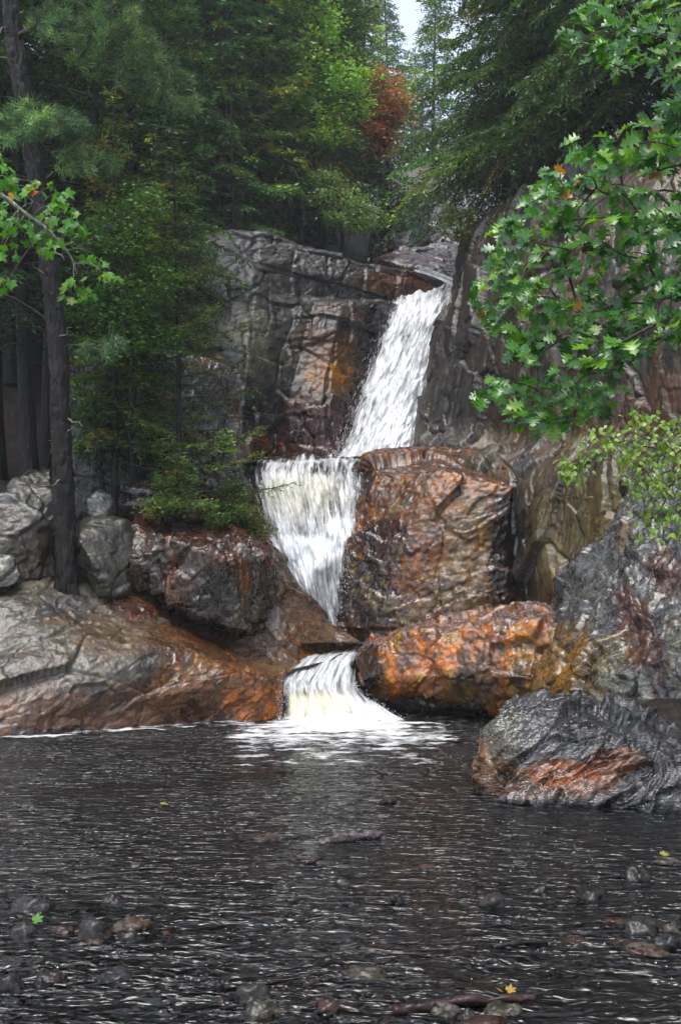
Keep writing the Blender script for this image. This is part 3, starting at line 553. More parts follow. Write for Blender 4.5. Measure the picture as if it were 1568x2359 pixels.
# rust coloured dome between the falls and the right wall
hull_rock('rust_dome', 'massive rounded rust brown rock beside the middle waterfall', [[
 (848, 1062, 19.4), (880, 1050, 19.5), (935, 1040, 19.8), (1000, 1034, 20.2), (1080, 1044, 20.2), (1150, 1060, 19.8), (1230, 1090, 19.2), (1200, 1180, 18.6),
 (838, 1150, 19.0), (825, 1215, 18.7), (798, 1262, 18.5), (782, 1340, 18.3), (778, 1420, 18.2), (795, 1462, 18.0),
 (862, 1088, 18.7), (960, 1086, 18.25), (1080, 1096, 17.9), (1180, 1124, 17.7), (855, 1250, 18.15), (950, 1250, 17.75), (1060, 1240, 17.5), (1165, 1260, 17.6), (840, 1350, 18.0),
 (860, 1450, 17.75), (960, 1470, 17.45), (1080, 1470, 17.25), (1160, 1460, 17.5), (900, 1520, 17.6), (1100, 1520, 17.4), (1200, 1300, 18.4), (1230, 1460, 19), (800, 1500, 19.6), (860, 1080, 21.5), (1000, 1045, 21.5), (1150, 1090, 21.5)]],
 0.024, 4, 61, (0.15, 0.062, 0.034), [('noise', (1.2, 1.2, 1.2), -0.05, 0.3, (0.25, 0.10, 0.028), 0.9), ('noise', (4, 4, 4), 0.05, 0.3, (0.42, 0.19, 0.04), 0.65), ('noise', (6, 6, 6), 0.1, 0.3, (0.050, 0.028, 0.020), 0.7),
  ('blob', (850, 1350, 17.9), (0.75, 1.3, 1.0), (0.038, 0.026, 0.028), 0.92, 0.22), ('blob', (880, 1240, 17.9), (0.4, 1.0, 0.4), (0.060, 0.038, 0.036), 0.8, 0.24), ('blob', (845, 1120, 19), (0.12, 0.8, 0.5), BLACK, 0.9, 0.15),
  ('blob', (1000, 1400, 17.1), (1.0, 1.0, 0.5), (0.115, 0.050, 0.034), 0.85, 0.24), ('blob', (1090, 1250, 17.5), (0.6, 0.9, 0.8), (0.20, 0.15, 0.085), 0.6), ('noise', (3, 3, 3), 0.18, 0.36, (0.30, 0.24, 0.13), 0.5), ('blob', (1160, 1300, 17.7), (0.3, 0.8, 1.2), BLACK, 0.9, 0.3),  # last black blob paints the shade of the cleft beside the wall
  ('up', 0.6, 0.9, (0.16, 0.11, 0.10), 0.8, 0.2)],  # ledge top tinted with the colour of its sheen
 rough=0.8, gain=1.05, amps=(0.12, 0.15, 0.045, 0.020), size=(1.6, 1.15, 0.40, 0.12), aniso=(1.3, 1, 0.9), R=rot(0, -28, 0), crack=0.3)

# right wall of the gorge
cliff_rows = [
 [(1010, 1560, 18.3), (1120, 1560, 18.0), (1180, 1560, 17.7), (1250, 1560, 16.9), (1330, 1560, 16.1), (1430, 1560, 15.2), (1600, 1560, 14.0), (1800, 1560, 13.0), (2000, 1560, 12.0)],
 [(1020, 1400, 18.4), (1115, 1400, 18.0), (1180, 1400, 17.75), (1245, 1400, 17.05), (1330, 1400, 16.2), (1440, 1400, 15.3), (1600, 1400, 14.2), (1800, 1400, 13.2), (2000, 1400, 12.2)],
 [(1040, 1260, 18.7), (1125, 1260, 18.15), (1185, 1260, 17.95), (1250, 1260, 17.2), (1340, 1260, 16.3), (1440, 1260, 15.4), (1600, 1260, 14.3), (1800, 1260, 13.3), (2000, 1260, 12.3)],
 [(1030, 1160, 19.2), (1100, 1160, 18.5), (1170, 1160, 18.0), (1245, 1160, 17.2), (1340, 1160, 16.4), (1450, 1160, 15.4), (1600, 1160, 14.4), (1800, 1160, 13.4), (2000, 1160, 12.4)],
 [(940, 1065, 22.4), (1000, 1068, 20.4), (1080, 1072, 19.2), (1190, 1070, 18.1), (1320, 1070, 16.8), (1450, 1070, 15.6), (1600, 1070, 14.5), (1800, 1070, 13.5), (2000, 1070, 12.5)],
 [(965, 1000, 22.9), (985, 1000, 21.6), (1060, 1000, 20.6), (1180, 1000, 19.4), (1300, 1000, 17.8), (1440, 1000, 16.2), (1600, 1000, 14.9), (1800, 1000, 13.8), (2000, 1000, 12.8)],
 [(1000, 900, 23.2), (1004, 900, 21.9), (1060, 890, 20.8), (1170, 890, 19.4), (1300, 890, 17.8), (1440, 890, 16.3), (1600, 890, 15.0), (1800, 890, 13.9), (2000, 890, 12.9)],
 [(1020, 790, 23.6), (1026, 792, 22.0), (1080, 780, 20.8), (1180, 780, 19.4), (1300, 780, 17.8), (1440, 780, 16.3), (1600, 780, 15.0), (1800, 780, 13.9), (2000, 780, 12.9)],
 [(1042, 700, 24.0), (1046, 700, 22.2), (1095, 690, 21.0), (1190, 690, 19.5), (1310, 690, 17.9), (1440, 690, 16.4), (1600, 690, 15.1), (1800, 690, 14.0), (2000, 690, 13.0)],
 [(1055, 610, 24.2), (1058, 612, 22.4), (1110, 600, 21.2), (1200, 590, 19.8), (1310, 560, 18.2), (1440, 560, 16.7), (1600, 560, 15.4), (1800, 560, 14.3), (2000, 560, 13.3)],
 [(1072, 545, 24.4), (1078, 540, 22.8), (1130, 500, 21.6), (1210, 470, 20.2), (1310, 440, 18.6), (1440, 420, 17.2), (1600, 400, 16.0), (1800, 380, 15), (2000, 360, 14)],
 [(1090, 540, 25.0), (1100, 520, 23.6), (1150, 470, 22.6), (1220, 430, 21.4), (1320, 370, 19.8), (1450, 330, 18.4), (1600, 290, 17.2), (1800, 250, 16.3), (2000, 230, 15.3)],
]
relief_rock('gorge_wall', 'dark overhanging rock wall on the right streaked with brown and ochre', cliff_rows, 0.034, 71, (0.125, 0.105, 0.075),
 [('noise', (1.4, 1.4, 0.3), 0.0, 0.28, (0.070, 0.068, 0.070), 0.85), ('noise', (1.1, 1.1, 0.3), 0.05, 0.28, (0.165, 0.125, 0.065), 0.75), ('noise', (2.6, 2.6, 0.4), 0.12, 0.32, (0.14, 0.062, 0.032), 0.7), ('noise', (3.2, 3.2, 0.5), 0.1, 0.3, (0.030, 0.027, 0.027), 0.75),
  ('blob', (1340, 1280, 16.3), (1.0, 1.6, 1.2), (0.20, 0.155, 0.070), 0.75), ('noise', (2.4, 2.4, 0.35), 0.12, 0.3, (0.10, 0.070, 0.034), 0.6), ('blob', (1180, 1270, 18.4), (0.42, 1.4, 1.1), BLACK, 0.92, 0.35), ('blob', (1290, 1430, 16.6), (0.5, 1.0, 0.5), (0.085, 0.034, 0.024), 0.85),  # black blob puts the shade of the cleft into the colour
  ('blob', (1210, 1110, 18.6), (0.7, 1.0, 0.25), (0.26, 0.20, 0.10), 0.7), ('blob', (1050, 900, 20.9), (0.7, 1.2, 1.6), (0.085, 0.08, 0.078), 0.6), ('blob', (1100, 760, 21.0), (1.3, 2.5, 2.6), (0.060, 0.050, 0.046), 0.75), ('blob', (1360, 1010, 17), (0.9, 1, 0.8), (0.12, 0.072, 0.036), 0.6), ('blob', (1500, 930, 15.5), (0.7, 1.2, 0.6), (0.13, 0.058, 0.034), 0.7), ('blob', (960, 1040, 22.5), (0.7, 1.2, 0.3), (0.20, 0.14, 0.08), 0.6)],
 rough=0.72, mat=M_ROCK_STREAK, cat='cliff', gain=0.95, thick=1.5, amps=(0.24, 0.22, 0.08, 0.012), size=(1.8, 1.1, 0.45, 0.15), aniso=(0.9, 0.9, 1.5), R=rot(0, 14, 35), crack=0.7)

# orange rock at the mouth of the cascade
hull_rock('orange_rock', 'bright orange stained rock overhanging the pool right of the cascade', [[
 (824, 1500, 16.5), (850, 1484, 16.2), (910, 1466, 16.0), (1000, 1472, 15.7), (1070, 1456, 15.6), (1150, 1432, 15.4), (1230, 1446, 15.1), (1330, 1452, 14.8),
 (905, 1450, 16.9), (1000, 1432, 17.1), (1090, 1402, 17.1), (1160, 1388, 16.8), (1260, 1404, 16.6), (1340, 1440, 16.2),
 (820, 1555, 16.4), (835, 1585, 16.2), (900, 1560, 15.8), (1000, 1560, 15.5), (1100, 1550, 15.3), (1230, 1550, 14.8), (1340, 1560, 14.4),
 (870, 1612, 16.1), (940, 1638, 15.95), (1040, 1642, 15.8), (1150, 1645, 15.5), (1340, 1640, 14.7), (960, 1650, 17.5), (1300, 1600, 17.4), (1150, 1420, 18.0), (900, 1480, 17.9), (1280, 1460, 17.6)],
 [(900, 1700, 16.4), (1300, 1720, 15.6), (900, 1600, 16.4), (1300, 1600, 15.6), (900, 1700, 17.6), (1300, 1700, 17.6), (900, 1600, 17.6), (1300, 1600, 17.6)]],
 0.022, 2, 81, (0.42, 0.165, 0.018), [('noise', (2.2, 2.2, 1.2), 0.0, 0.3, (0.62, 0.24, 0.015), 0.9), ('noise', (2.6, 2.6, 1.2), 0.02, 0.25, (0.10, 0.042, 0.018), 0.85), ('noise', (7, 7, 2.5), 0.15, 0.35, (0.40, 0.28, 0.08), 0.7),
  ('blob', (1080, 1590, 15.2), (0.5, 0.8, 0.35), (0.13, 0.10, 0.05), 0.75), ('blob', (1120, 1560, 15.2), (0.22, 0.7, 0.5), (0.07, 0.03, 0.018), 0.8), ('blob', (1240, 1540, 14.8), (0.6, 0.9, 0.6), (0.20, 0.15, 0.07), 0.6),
  ('blob', (835, 1540, 16.3), (0.36, 0.7, 0.45), (0.022, 0.016, 0.017), 0.95, 0.22), ('noise', (5, 5, 0.7), 0.05, 0.25, (0.06, 0.028, 0.014), 0.8), ('z', 0.05, 0.42, (0.016, 0.012, 0.011), 0.93, 0.3), ('up', 0.52, 0.8, (0.21, 0.155, 0.15), 0.9, 0.2)],  # lavender tops are painted sheen, the black foot is painted undercut shade
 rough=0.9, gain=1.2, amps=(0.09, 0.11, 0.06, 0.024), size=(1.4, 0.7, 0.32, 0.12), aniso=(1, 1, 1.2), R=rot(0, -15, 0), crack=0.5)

# grey ragged slope on the right bank
slope_rows = [
 [(1215, 1720, 14.4), (1275, 1720, 13.5), (1340, 1720, 12.9), (1430, 1720, 12.3), (1530, 1730, 11.8), (1640, 1740, 11.4), (1800, 1760, 10.8), (2000, 1760, 10.4)],
 [(1235, 1640, 14.7), (1280, 1620, 13.7), (1330, 1610, 13.0), (1430, 1610, 12.5), (1530, 1615, 12.0), (1640, 1620, 11.5), (1800, 1620, 10.9), (2000, 1620, 10.4)],
 [(1250, 1540, 14.9), (1290, 1540, 13.9), (1340, 1530, 13.1), (1430, 1530, 12.6), (1530, 1530, 12.1), (1640, 1520, 11.6), (1800, 1520, 11.0), (2000, 1500, 10.6)],
 [(1265, 1450, 15.3), (1305, 1440, 14.4), (1350, 1430, 13.6), (1440, 1440, 13.0), (1540, 1430, 12.5), (1650, 1420, 12.0), (1800, 1400, 11.3), (2000, 1380, 10.8)],
 [(1290, 1405, 15.6), (1320, 1370, 15.0), (1360, 1340, 14.2), (1450, 1330, 13.5), (1550, 1320, 13.0), (1660, 1300, 12.4), (1820, 1250, 11.6), (2000, 1220, 11.0)],
 [(1300, 1350, 15.9), (1340, 1295, 15.4), (1385, 1240, 14.8), (1460, 1215, 14.0), (1560, 1190, 13.4), (1680, 1160, 12.8), (1840, 1100, 12.0), (2000, 1050, 11.4)],
 [(1330, 1310, 16.2), (1375, 1250, 15.7), (1415, 1180, 15.2), (1475, 1110, 14.5), (1575, 1080, 13.9), (1700, 1040, 13.2), (1850, 980, 12.4), (2000, 920, 11.8)],
 [(1350, 1320, 16.6), (1400, 1230, 16.2), (1440, 1160, 15.8), (1490, 1060, 15.1), (1590, 1020, 14.5), (1710, 970, 13.8), (1860, 900, 13), (2000, 840, 12.4)],
]
relief_rock('ragged_slope', 'rugged grey wet rock slope on the right bank below the birch', slope_rows, 0.024, 91, (0.135, 0.135, 0.13),
 [('noise', (1.6, 1.6, 1.6), 0.0, 0.3, (0.215, 0.22, 0.215), 0.8), ('noise', (2.5, 2.5, 2.5), 0.05, 0.28, (0.040, 0.036, 0.038), 0.8), ('noise', (1.3, 1.3, 0.6), 0.05, 0.25, (0.17, 0.11, 0.05), 0.75), ('noise', (2.0, 2.0, 0.8), 0.15, 0.34, (0.20, 0.19, 0.13), 0.7), ('blob', (1250, 1530, 13.8), (0.5, 0.9, 0.6), (0.28, 0.15, 0.045), 0.75), ('blob', (1290, 1480, 14), (0.4, 0.8, 0.4), (0.22, 0.13, 0.055), 0.6),
  ('blob', (1480, 1480, 12.6), (0.20, 0.8, 0.55), NEEDLES, 0.9, 0.6), ('blob', (1455, 1400, 13.1), (0.15, 0.8, 0.5), NEEDLES, 0.8, 0.6), ('blob', (1520, 1300, 13.3), (0.16, 0.8, 0.4), NEEDLES, 0.7), ('blob', (1440, 1570, 12.5), (0.35, 0.7, 0.2), (0.26, 0.27, 0.24), 0.7)],
 rough=0.42, gain=1.15, fade_left=True, thick=1.0, amps=(0.13, 0.18, 0.085, 0.024), size=(1.3, 0.75, 0.34, 0.13), aniso=(1, 1, 1.1), R=rot(0, -30, 20), crack=0.8)
hull_rock('needle_ledge', 'dark ledge strewn with brown needles behind the front right boulder', [[
 (1380, 1622, 11.3), (1420, 1606, 12.2), (1600, 1612, 11.8), (1800, 1625, 11.2), (1500, 1668, 10.9), (1600, 1705, 10.5), (1800, 1720, 10.2), (1380, 1760, 11.3), (1800, 1800, 10.2), (1600, 1790, 10.5), (1420, 1740, 12.2), (1800, 1740, 11.8)]],
 0.03, 3, 95, (0.035, 0.022, 0.018), [('noise', (3, 3, 3), 0, 0.3, (0.035, 0.022, 0.018), 0.7), ('noise', (9, 9, 9), 0.2, 0.4, (0.10, 0.05, 0.03), 0.6)], rough=0.4, amps=(0.03, 0.03, 0.02, 0.012))

# front boulder, right
hull_rock('front_boulder', 'big glistening foliated boulder standing in the pool at the right', [
 [(1116, 1845, 10.05), (1118, 1740, 10.25), (1124, 1655, 10.5), (1165, 1612, 10.7), (1225, 1594, 10.9), (1275, 1612, 10.9), (1330, 1596, 10.8), (1395, 1618, 10.7), (1480, 1662, 10.5), (1580, 1712, 10.3), (1760, 1740, 10.2),
  (1200, 1720, 10.05), (1300, 1700, 10.0), (1400, 1720, 9.9), (1500, 1760, 9.8), (1650, 1790, 9.6), (1180, 1845, 9.85), (1300, 1850, 9.75), (1450, 1850, 9.7), (1620, 1850, 9.55), (1760, 1850, 9.5),
  (1130, 1900, 10.0), (1300, 1920, 9.7), (1760, 1920, 9.4), (1130, 1850, 11.2), (1400, 1800, 11.8), (1760, 1800, 11.6), (1760, 1750, 11.2), (1220, 1630, 11.4), (1400, 1650, 11.5)],
 [(1135, 1840, 9.75), (1200, 1815, 9.75), (1300, 1808, 9.65), (1420, 1790, 9.62), (1600, 1800, 9.45), (1760, 1810, 9.4), (1200, 1846, 9.6), (1400, 1848, 9.5), (1600, 1850, 9.35), (1760, 1850, 9.3), (1150, 1900, 9.9), (1760, 1920, 9.4), (1300, 1850, 10.3), (1760, 1850, 10.3), (1760, 1800, 10.3)]],
 0.016, 3, 101, (0.085, 0.082, 0.078), [('noise', (2, 2, 2), 0.0, 0.3, (0.15, 0.15, 0.14), 0.7), ('noise', (3, 3, 3), 0.05, 0.3, (0.030, 0.028, 0.027), 0.8), ('blob', (1150, 1770, 10.2), (0.28, 0.5, 0.35), (0.26, 0.12, 0.045), 0.85), ('blob', (1310, 1790, 9.8), (0.42, 0.5, 0.14), (0.36, 0.13, 0.030), 0.9), ('blob', (1420, 1760, 9.8), (0.28, 0.5, 0.12), (0.33, 0.12, 0.03), 0.85), ('blob', (1160, 1690, 10.3), (0.18, 0.5, 0.3), (0.10, 0.10, 0.06), 0.6),
  ('blob', (1240, 1820, 9.8), (0.4, 0.5, 0.08), (0.17, 0.075, 0.04), 0.7), ('z', -0.05, 0.1, (0.04, 0.03, 0.03), 0.7, 0.2)],
 rough=0.28, gain=0.9, mat=M_ROCK_FOL, amps=(0.10, 0.15, 0.075, 0.024), size=(0.9, 0.5, 0.24, 0.09), aniso=(2.4, 1.3, 0.55), R=rot(0, -33, 0), crack=0.7)

# rock behind, above the upper falls
hull_rock('upper_ledge', 'sloping brown ledge above the upper waterfall', [[
 (860, 600, 27.6), (950, 560, 28.3), (1060, 545, 29), (1200, 540, 29), (1200, 640, 26.6), (1060, 655, 26.4), (980, 628, 26.8), (900, 610, 27.2), (1060, 720, 26.6), (1200, 720, 26.8), (860, 660, 27.6), (860, 640, 29), (1200, 640, 30)]],
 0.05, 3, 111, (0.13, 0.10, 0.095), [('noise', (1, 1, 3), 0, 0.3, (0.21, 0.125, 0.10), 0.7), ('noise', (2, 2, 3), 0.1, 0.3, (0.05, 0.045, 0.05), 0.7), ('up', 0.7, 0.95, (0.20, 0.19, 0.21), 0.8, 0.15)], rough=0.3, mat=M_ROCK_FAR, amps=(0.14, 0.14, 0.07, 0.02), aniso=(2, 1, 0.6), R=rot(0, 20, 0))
hull_rock('upper_ledge', 'pale smooth rock chute far up the stream', [[
 (965, 540, 33), (975, 470, 35), (1010, 440, 37), (1090, 420, 38), (1200, 420, 37), (1200, 560, 31), (1060, 560, 31), (985, 555, 32), (965, 600, 33), (1200, 600, 33), (980, 600, 38), (1200, 600, 38)]],
 0.07, 4, 112, (0.24, 0.235, 0.24), [('noise', (0.6, 0.6, 2), 0, 0.3, (0.13, 0.125, 0.135), 0.7)], rough=0.3, mat=M_ROCK_FAR, amps=(0.2, 0.2, 0.08, 0.02), aniso=(2, 1, 0.6), R=rot(0, -35, 0))
hull_rock('upper_ledge', 'dark mossy outcrop under the far trees', [[
 (860, 570, 30.5), (875, 500, 31), (930, 450, 31.5), (970, 455, 32), (972, 530, 31), (950, 560, 30), (900, 575, 30), (860, 620, 30.5), (970, 620, 31), (860, 560, 34), (970, 560, 34), (960, 460, 34)]],
 0.06, 3, 113, (0.06, 0.055, 0.055), [('noise', (2, 2, 0.6), 0, 0.3, (0.11, 0.10, 0.085), 0.7), ('up', 0.5, 0.8, (0.05, 0.07, 0.03), 0.7)], rough=0.45, mat=M_ROCK_FAR, amps=(0.15, 0.2, 0.1, 0.02))
# ------------------------------------------------------------------ water
def structure(o, label):
    o['kind'] = 'structure'; o['label'] = label; return o
def make_pool():
    ys = [3.0]
    while ys[-1] < 18.6: ys.append(ys[-1] + max(0.018, 0.0042 * ys[-1]))
    ys = np.array(ys); xs = np.arange(-9.0, 9.01, 0.035)
    X, Y = np.meshgrid(xs, ys); p = np.stack([X.ravel(), Y.ravel(), 0 * X.ravel()], 1)
    near = smooth(8.5, 5.0, p[:, 1])
    z = 0.010 * fbm(p * np.array((1.6, 2.6, 0)), 3, 4) + 0.004 * fbm(p * np.array((9, 14, 0)), 4, 3)
    z += near * (0.026 * fbm(p * np.array((3.0, 5.5, 0)) + 0.6 * fbm(p * 2, 12, 2)[:, None], 5, 4) + 0.008 * fbm(p * np.array((17, 26, 0)), 6, 2))
    src = W(780, 1660, 15.4); r = np.hypot(p[:, 0] - src[0], p[:, 1] - src[1])
    z += 0.012 * np.exp(-r / 2.2) * np.sin(r * 14 + 2 * fbm(p * 2, 19, 3))
    p[:, 2] = z
    o = link('pool_water', mesh_arrays('pool_water', p, grid_faces(len(ys), len(xs)), M_WATER))
    structure(o, 'dark rippled pool of tea coloured water dimpled by rain')
make_pool()
def flat_water(name, label, poly, z, n=60):
    P = np.array([WZ(x, d, z) for x, d in poly]); lo, hi = P.min(0), P.max(0)
    xs = np.linspace(lo[0], hi[0], n); ys = np.linspace(lo[1], hi[1], n)
    X, Y = np.meshgrid(xs, ys); p = np.stack([X.ravel(), Y.ravel(), np.full(n * n, z)], 1)
    p[:, 2] += 0.02 * fbm(p * np.array((4, 4, 0)), 8, 3)
    return structure(link(name, mesh_arrays(name, p, grid_faces(n, n), M_WATER)), label)
flat_water('ledge_pool', 'narrow plunge pool between the upper and middle waterfalls', [(600, 19.75), (1010, 19.75), (1010, 22.9), (640, 22.9)], 3.97)
flat_water('plunge_pool', 'tiny plunge pool behind the cascade', [(700, 16.75), (905, 16.75), (905, 18.4), (700, 18.4)], 0.93)

def dens(co, base, spec, seed):
    d = np.full(len(co), base)
    for ctr, rad, v in spec:
        q = np.linalg.norm((co - W(*ctr)) / np.array(rad), axis=1)
        d += (v - d) * smooth(1.15, 0.45, q + 0.35 * fbm(co * 2.5, seed, 3))
    return d
def water_sheet(name, rows, n, m, bulge=0.2, base=0.75, spec=(), seed=0, mat=None, off=0.0, edge=0.5, warm=(), wob=0.08, gloss=0.5, parent=None, fine=(14, 2.0)):
    Lf = crom(np.array([W(*a) for a, b in rows]), m); Rt = crom(np.array([W(*b) for a, b in rows]), m)
    t = np.linspace(0, 1, n); V = Lf[:, None] * (1 - t)[None, :, None] + Rt[:, None] * t[None, :, None]
    V[:, :, 1] -= (bulge * 4 * t * (1 - t))[None, :] + off
    s = np.concatenate([[0], np.cumsum(np.linalg.norm(np.diff((Lf + Rt) / 2, axis=0), axis=1))])
    wd = np.linalg.norm(Rt - Lf, axis=1)
    U = np.stack([t[None, :] * (0.6 * wd.mean() + 0.4 * wd[:, None]) + 0 * s[:, None] + seed * 3.7, s[:, None] + 0 * t[None, :] + seed], -1).reshape(-1, 2)
    co = V.reshape(-1, 3); nz = np.stack([U[:, 0] * fine[0] * 0.35, U[:, 1] * fine[1] * 0.6, np.full(len(U), seed)], 1)
    co[:, 1] -= wob * fbm(nz, seed, 4) + 0.35 * wob * fbm(nz * 3.1, seed + 3, 3)
    co[:, 2] += 0.3 * wob * fbm(nz * 1.7 + 9, seed + 1, 3)
    lip = np.repeat(np.exp(-np.linspace(0, 1, m) * 5), n); tt = np.tile(t, m)
    co[:, 2] += lip * 0.8 * wob * fbm(np.stack([tt * 5, 0 * tt, 0 * tt + seed], 1), seed + 2, 3); co[:, 1] += lip * 3.0 * wob * fbm(np.stack([tt * 4, 0 * tt + 3, 0 * tt + seed], 1), seed + 4, 3)
    d = dens(co, base, spec, seed)
    T = np.tile(t, m); e = np.minimum(T, 1 - T)
    d = d - edge * (1 - smooth(0, 0.16, e + 0.05 * fbm(nz * 2, seed + 7, 3)))
    q = np.repeat(np.linspace(0, 1, m), n); d = d - 0.9 * (1 - smooth(0, 0.02, q))
    wv = dens(co, 0.0, warm, seed + 50) if warm else 0 * d
    return link(name, mesh_arrays(name, co, grid_faces(m, n, True), mat or M_FALL, np.stack([d, wv, np.full(len(d), gloss)], 1), uv=U), parent)
def spray(name, rows, count, parent, seed, size=(0.012, 0.05), spread=0.12, lo=0.0, hi=1.0):
    """loose drops flung from the edges of the fall"""
    r = np.random.default_rng(seed); m = 60
    Lf = crom(np.array([W(*a) for a, b in rows]), m); Rt = crom(np.array([W(*b) for a, b in rows]), m)
    k = r.integers(int(lo * (m - 2)), max(1, int(hi * (m - 2))), count)
    side = r.random(count); t = np.where(side < 0.4, -0.02 + r.exponential(0.06, count), np.where(side < 0.8, 1.02 - r.exponential(0.06, count), r.random(count)))
    P = Lf[k] * (1 - t)[:, None] + Rt[k] * t[:, None]; P += r.normal(0, spread, (count, 3)) * np.array((0.5, 0.4, 0.6)); P[:, 1] -= 0.15
    D = unit((Lf[k + 1] - Lf[k]) + r.normal(0, 0.02, (count, 3)))
    ln = r.uniform(0.5, 1.6, count) * size[1]; w = r.uniform(0.5, 1.3, count) * size[0]
    S = unit(np.cross(D, np.array((0, 1.0, 0.1))));  T = np.cross(D, S)
    a = P - D * ln[:, None] * 0.5; b = P + D * ln[:, None] * 0.5
    V = np.stack([a, P + S * w[:, None] * .5, P + (-0.5 * S + 0.87 * T) * w[:, None] * .5, P + (-0.5 * S - 0.87 * T) * w[:, None] * .5, b], 1).reshape(-1, 3)
    i = np.arange(count)[:, None] * 5
    F = np.concatenate([i + np.array(f) for f in ((0, 1, 2), (0, 2, 3), (0, 3, 1), (4, 2, 1), (4, 3, 2), (4, 1, 3))])
    o = link(name, mesh_arrays(name, V, F, M_SPRAY), parent); o['kind'] = 'stuff'; return o

up_rows = [((912, 688, 25.5), (1050, 668, 25.6)), ((905, 692, 25.0), (1048, 680, 24.8)), ((895, 728, 24.3), (1041, 735, 24.1)), ((868, 800, 23.75), (1022, 800, 23.5)), ((850, 860, 23.3), (1002, 860, 23.1)),
           ((818, 930, 22.85), (986, 930, 22.6)), ((790, 1000, 22.35), (968, 1000, 22.2)), ((768, 1056, 21.95), (950, 1050, 21.8)), ((760, 1075, 21.8), (946, 1068, 21.7))]
uf = empty('upper_waterfall', W(860, 1060, 21.9), 'white upper waterfall sliding diagonally past the right wall', 'waterfall'); UFL = Vector(uf.location)
up_spec = [((935, 790, 23.4), (0.16, 1.2, 0.45), 0.28), ((920, 835, 23.2), (0.12, 1.2, 0.25), 0.42), ((880, 800, 23.6), (0.18, 1, 0.4), 0.55), ((835, 950, 22.8), (0.28, 1, 0.5), 0.50), ((795, 1010, 22.3), (0.34, 1, 0.50), 0.30), ((915, 1000, 22.2), (0.36, 1, 0.6), 1.05), ((1000, 730, 24.2), (0.5, 1, 0.5), 1.0), ((900, 900, 22.9), (0.3, 1, 0.3), 0.8)]
def under(o, root):
    o.parent = root; o.matrix_parent_inverse = Matrix.Translation(-Vector(root.location)); return o
under(water_sheet('water_sheet', up_rows, 150, 330, 0.22, 0.95, up_spec, 3, M_FALL, 0.0, 0.75, wob=0.16), uf)
under(water_sheet('water_veil', up_rows, 120, 280, 0.30, 0.52, up_spec, 8, M_FALL_FINE, 0.10, 0.5, wob=0.22), uf)
under(spray('spray', up_rows, 1200, None, 4, (0.010, 0.09), 0.14, 0.2), uf)

mid_rows = [((600, 1058, 20.5), (854, 1050, 20.3)), ((594, 1062, 19.9), (850, 1056, 19.75)), ((588, 1082, 19.55), (844, 1072, 19.45)), ((592, 1115, 19.3), (838, 1115, 19.2)), ((605, 1170, 19.05), (830, 1170, 18.95)), ((614, 1218, 18.8), (826, 1222, 18.7)),
            ((624, 1262, 18.45), (812, 1260, 18.5)), ((640, 1325, 18.3), (797, 1322, 18.3)), ((668, 1385, 18.15), (788, 1385, 18.2)), ((700, 1440, 18.05), (784, 1440, 18.1)), ((720, 1480, 18.0), (785, 1480, 18.0))]
mf = empty('middle_waterfall', W(740, 1470, 18.0), 'broad middle waterfall spilling over a dark level lip', 'waterfall')
mid_spec = [((720, 1078, 19.5), (1.2, 1, 0.18), 0.16), ((640, 1150, 19.1), (0.36, 1, 0.55), 0.95), ((660, 1105, 19.3), (0.25, 1, 0.2), 0.55), ((740, 1165, 18.9), (0.32, 1, 0.42), 0.34), ((805, 1150, 18.9), (0.25, 1, 0.5), 0.40), ((700, 1275, 18.4), (0.8, 1, 0.30), 1.0), ((790, 1220, 18.6), (0.25, 1, 0.25), 0.75), ((770, 1350, 18.2), (0.24, 1, 0.5), 0.42), ((680, 1330, 18.2), (0.35, 1, 0.35), 0.98), ((755, 1420, 18.1), (0.3, 1, 0.25), 0.40)]
mid_warm = [((700, 1140, 19.1), (0.8, 1, 0.5), 0.6)]
under(water_sheet('water_sheet', mid_rows, 190, 330, 0.10, 0.58, mid_spec, 11, M_FALL, 0.0, 0.5, mid_warm, wob=0.10, gloss=0.9), mf)
under(water_sheet('water_veil', mid_rows, 150, 280, 0.20, 0.26, mid_spec[2:], 14, M_FALL_FINE, 0.08, 0.4, mid_warm, wob=0.16), mf)
under(spray('spray', mid_rows, 900, None, 5, (0.011, 0.06), 0.11, 0.3), mf)

cas_rows = [((735, 1498, 17.5), (868, 1480, 17.6)), ((700, 1514, 16.75), (826, 1508, 16.7)), ((664, 1545, 16.15), (818, 1556, 16.2)), ((648, 1568, 15.8), (826, 1590, 15.9)), ((645, 1598, 15.62), (862, 1616, 15.7)), ((642, 1640, 15.5), (900, 1640, 15.5)), ((638, 1668, 15.4), (935, 1660, 15.35))]
cf = empty('lower_cascade', W(780, 1655, 15.4), 'short cream coloured cascade pouring into the dark pool', 'waterfall')
cas_spec = [((750, 1540, 16.3), (0.6, 1.2, 0.16), 0.44), ((790, 1580, 15.9), (0.10, 0.5, 0.14), 0.20), ((730, 1625, 15.5), (0.8, 0.8, 0.16), 0.70), ((860, 1640, 15.5), (0.4, 0.8, 0.15), 0.66), ((655, 1610, 15.5), (0.08, 0.6, 0.3), 0.40), ((790, 1655, 15.4), (1.0, 0.8, 0.06), 1.0)]
cas_warm = [((730, 1620, 15.5), (0.7, 0.8, 0.22), 1.0)]
under(water_sheet('water_sheet', cas_rows, 170, 200, 0.08, 0.52, cas_spec, 21, M_FALL, 0.0, 0.35, cas_warm, wob=0.06, gloss=1.0), cf)
under(water_sheet('water_veil', cas_rows, 150, 180, 0.14, 0.28, cas_spec, 24, M_FALL_FINE, 0.05, 0.4, cas_warm, wob=0.09), cf)
under(spray('spray', cas_rows, 500, None, 6, (0.008, 0.035), 0.06, 0.4), cf)
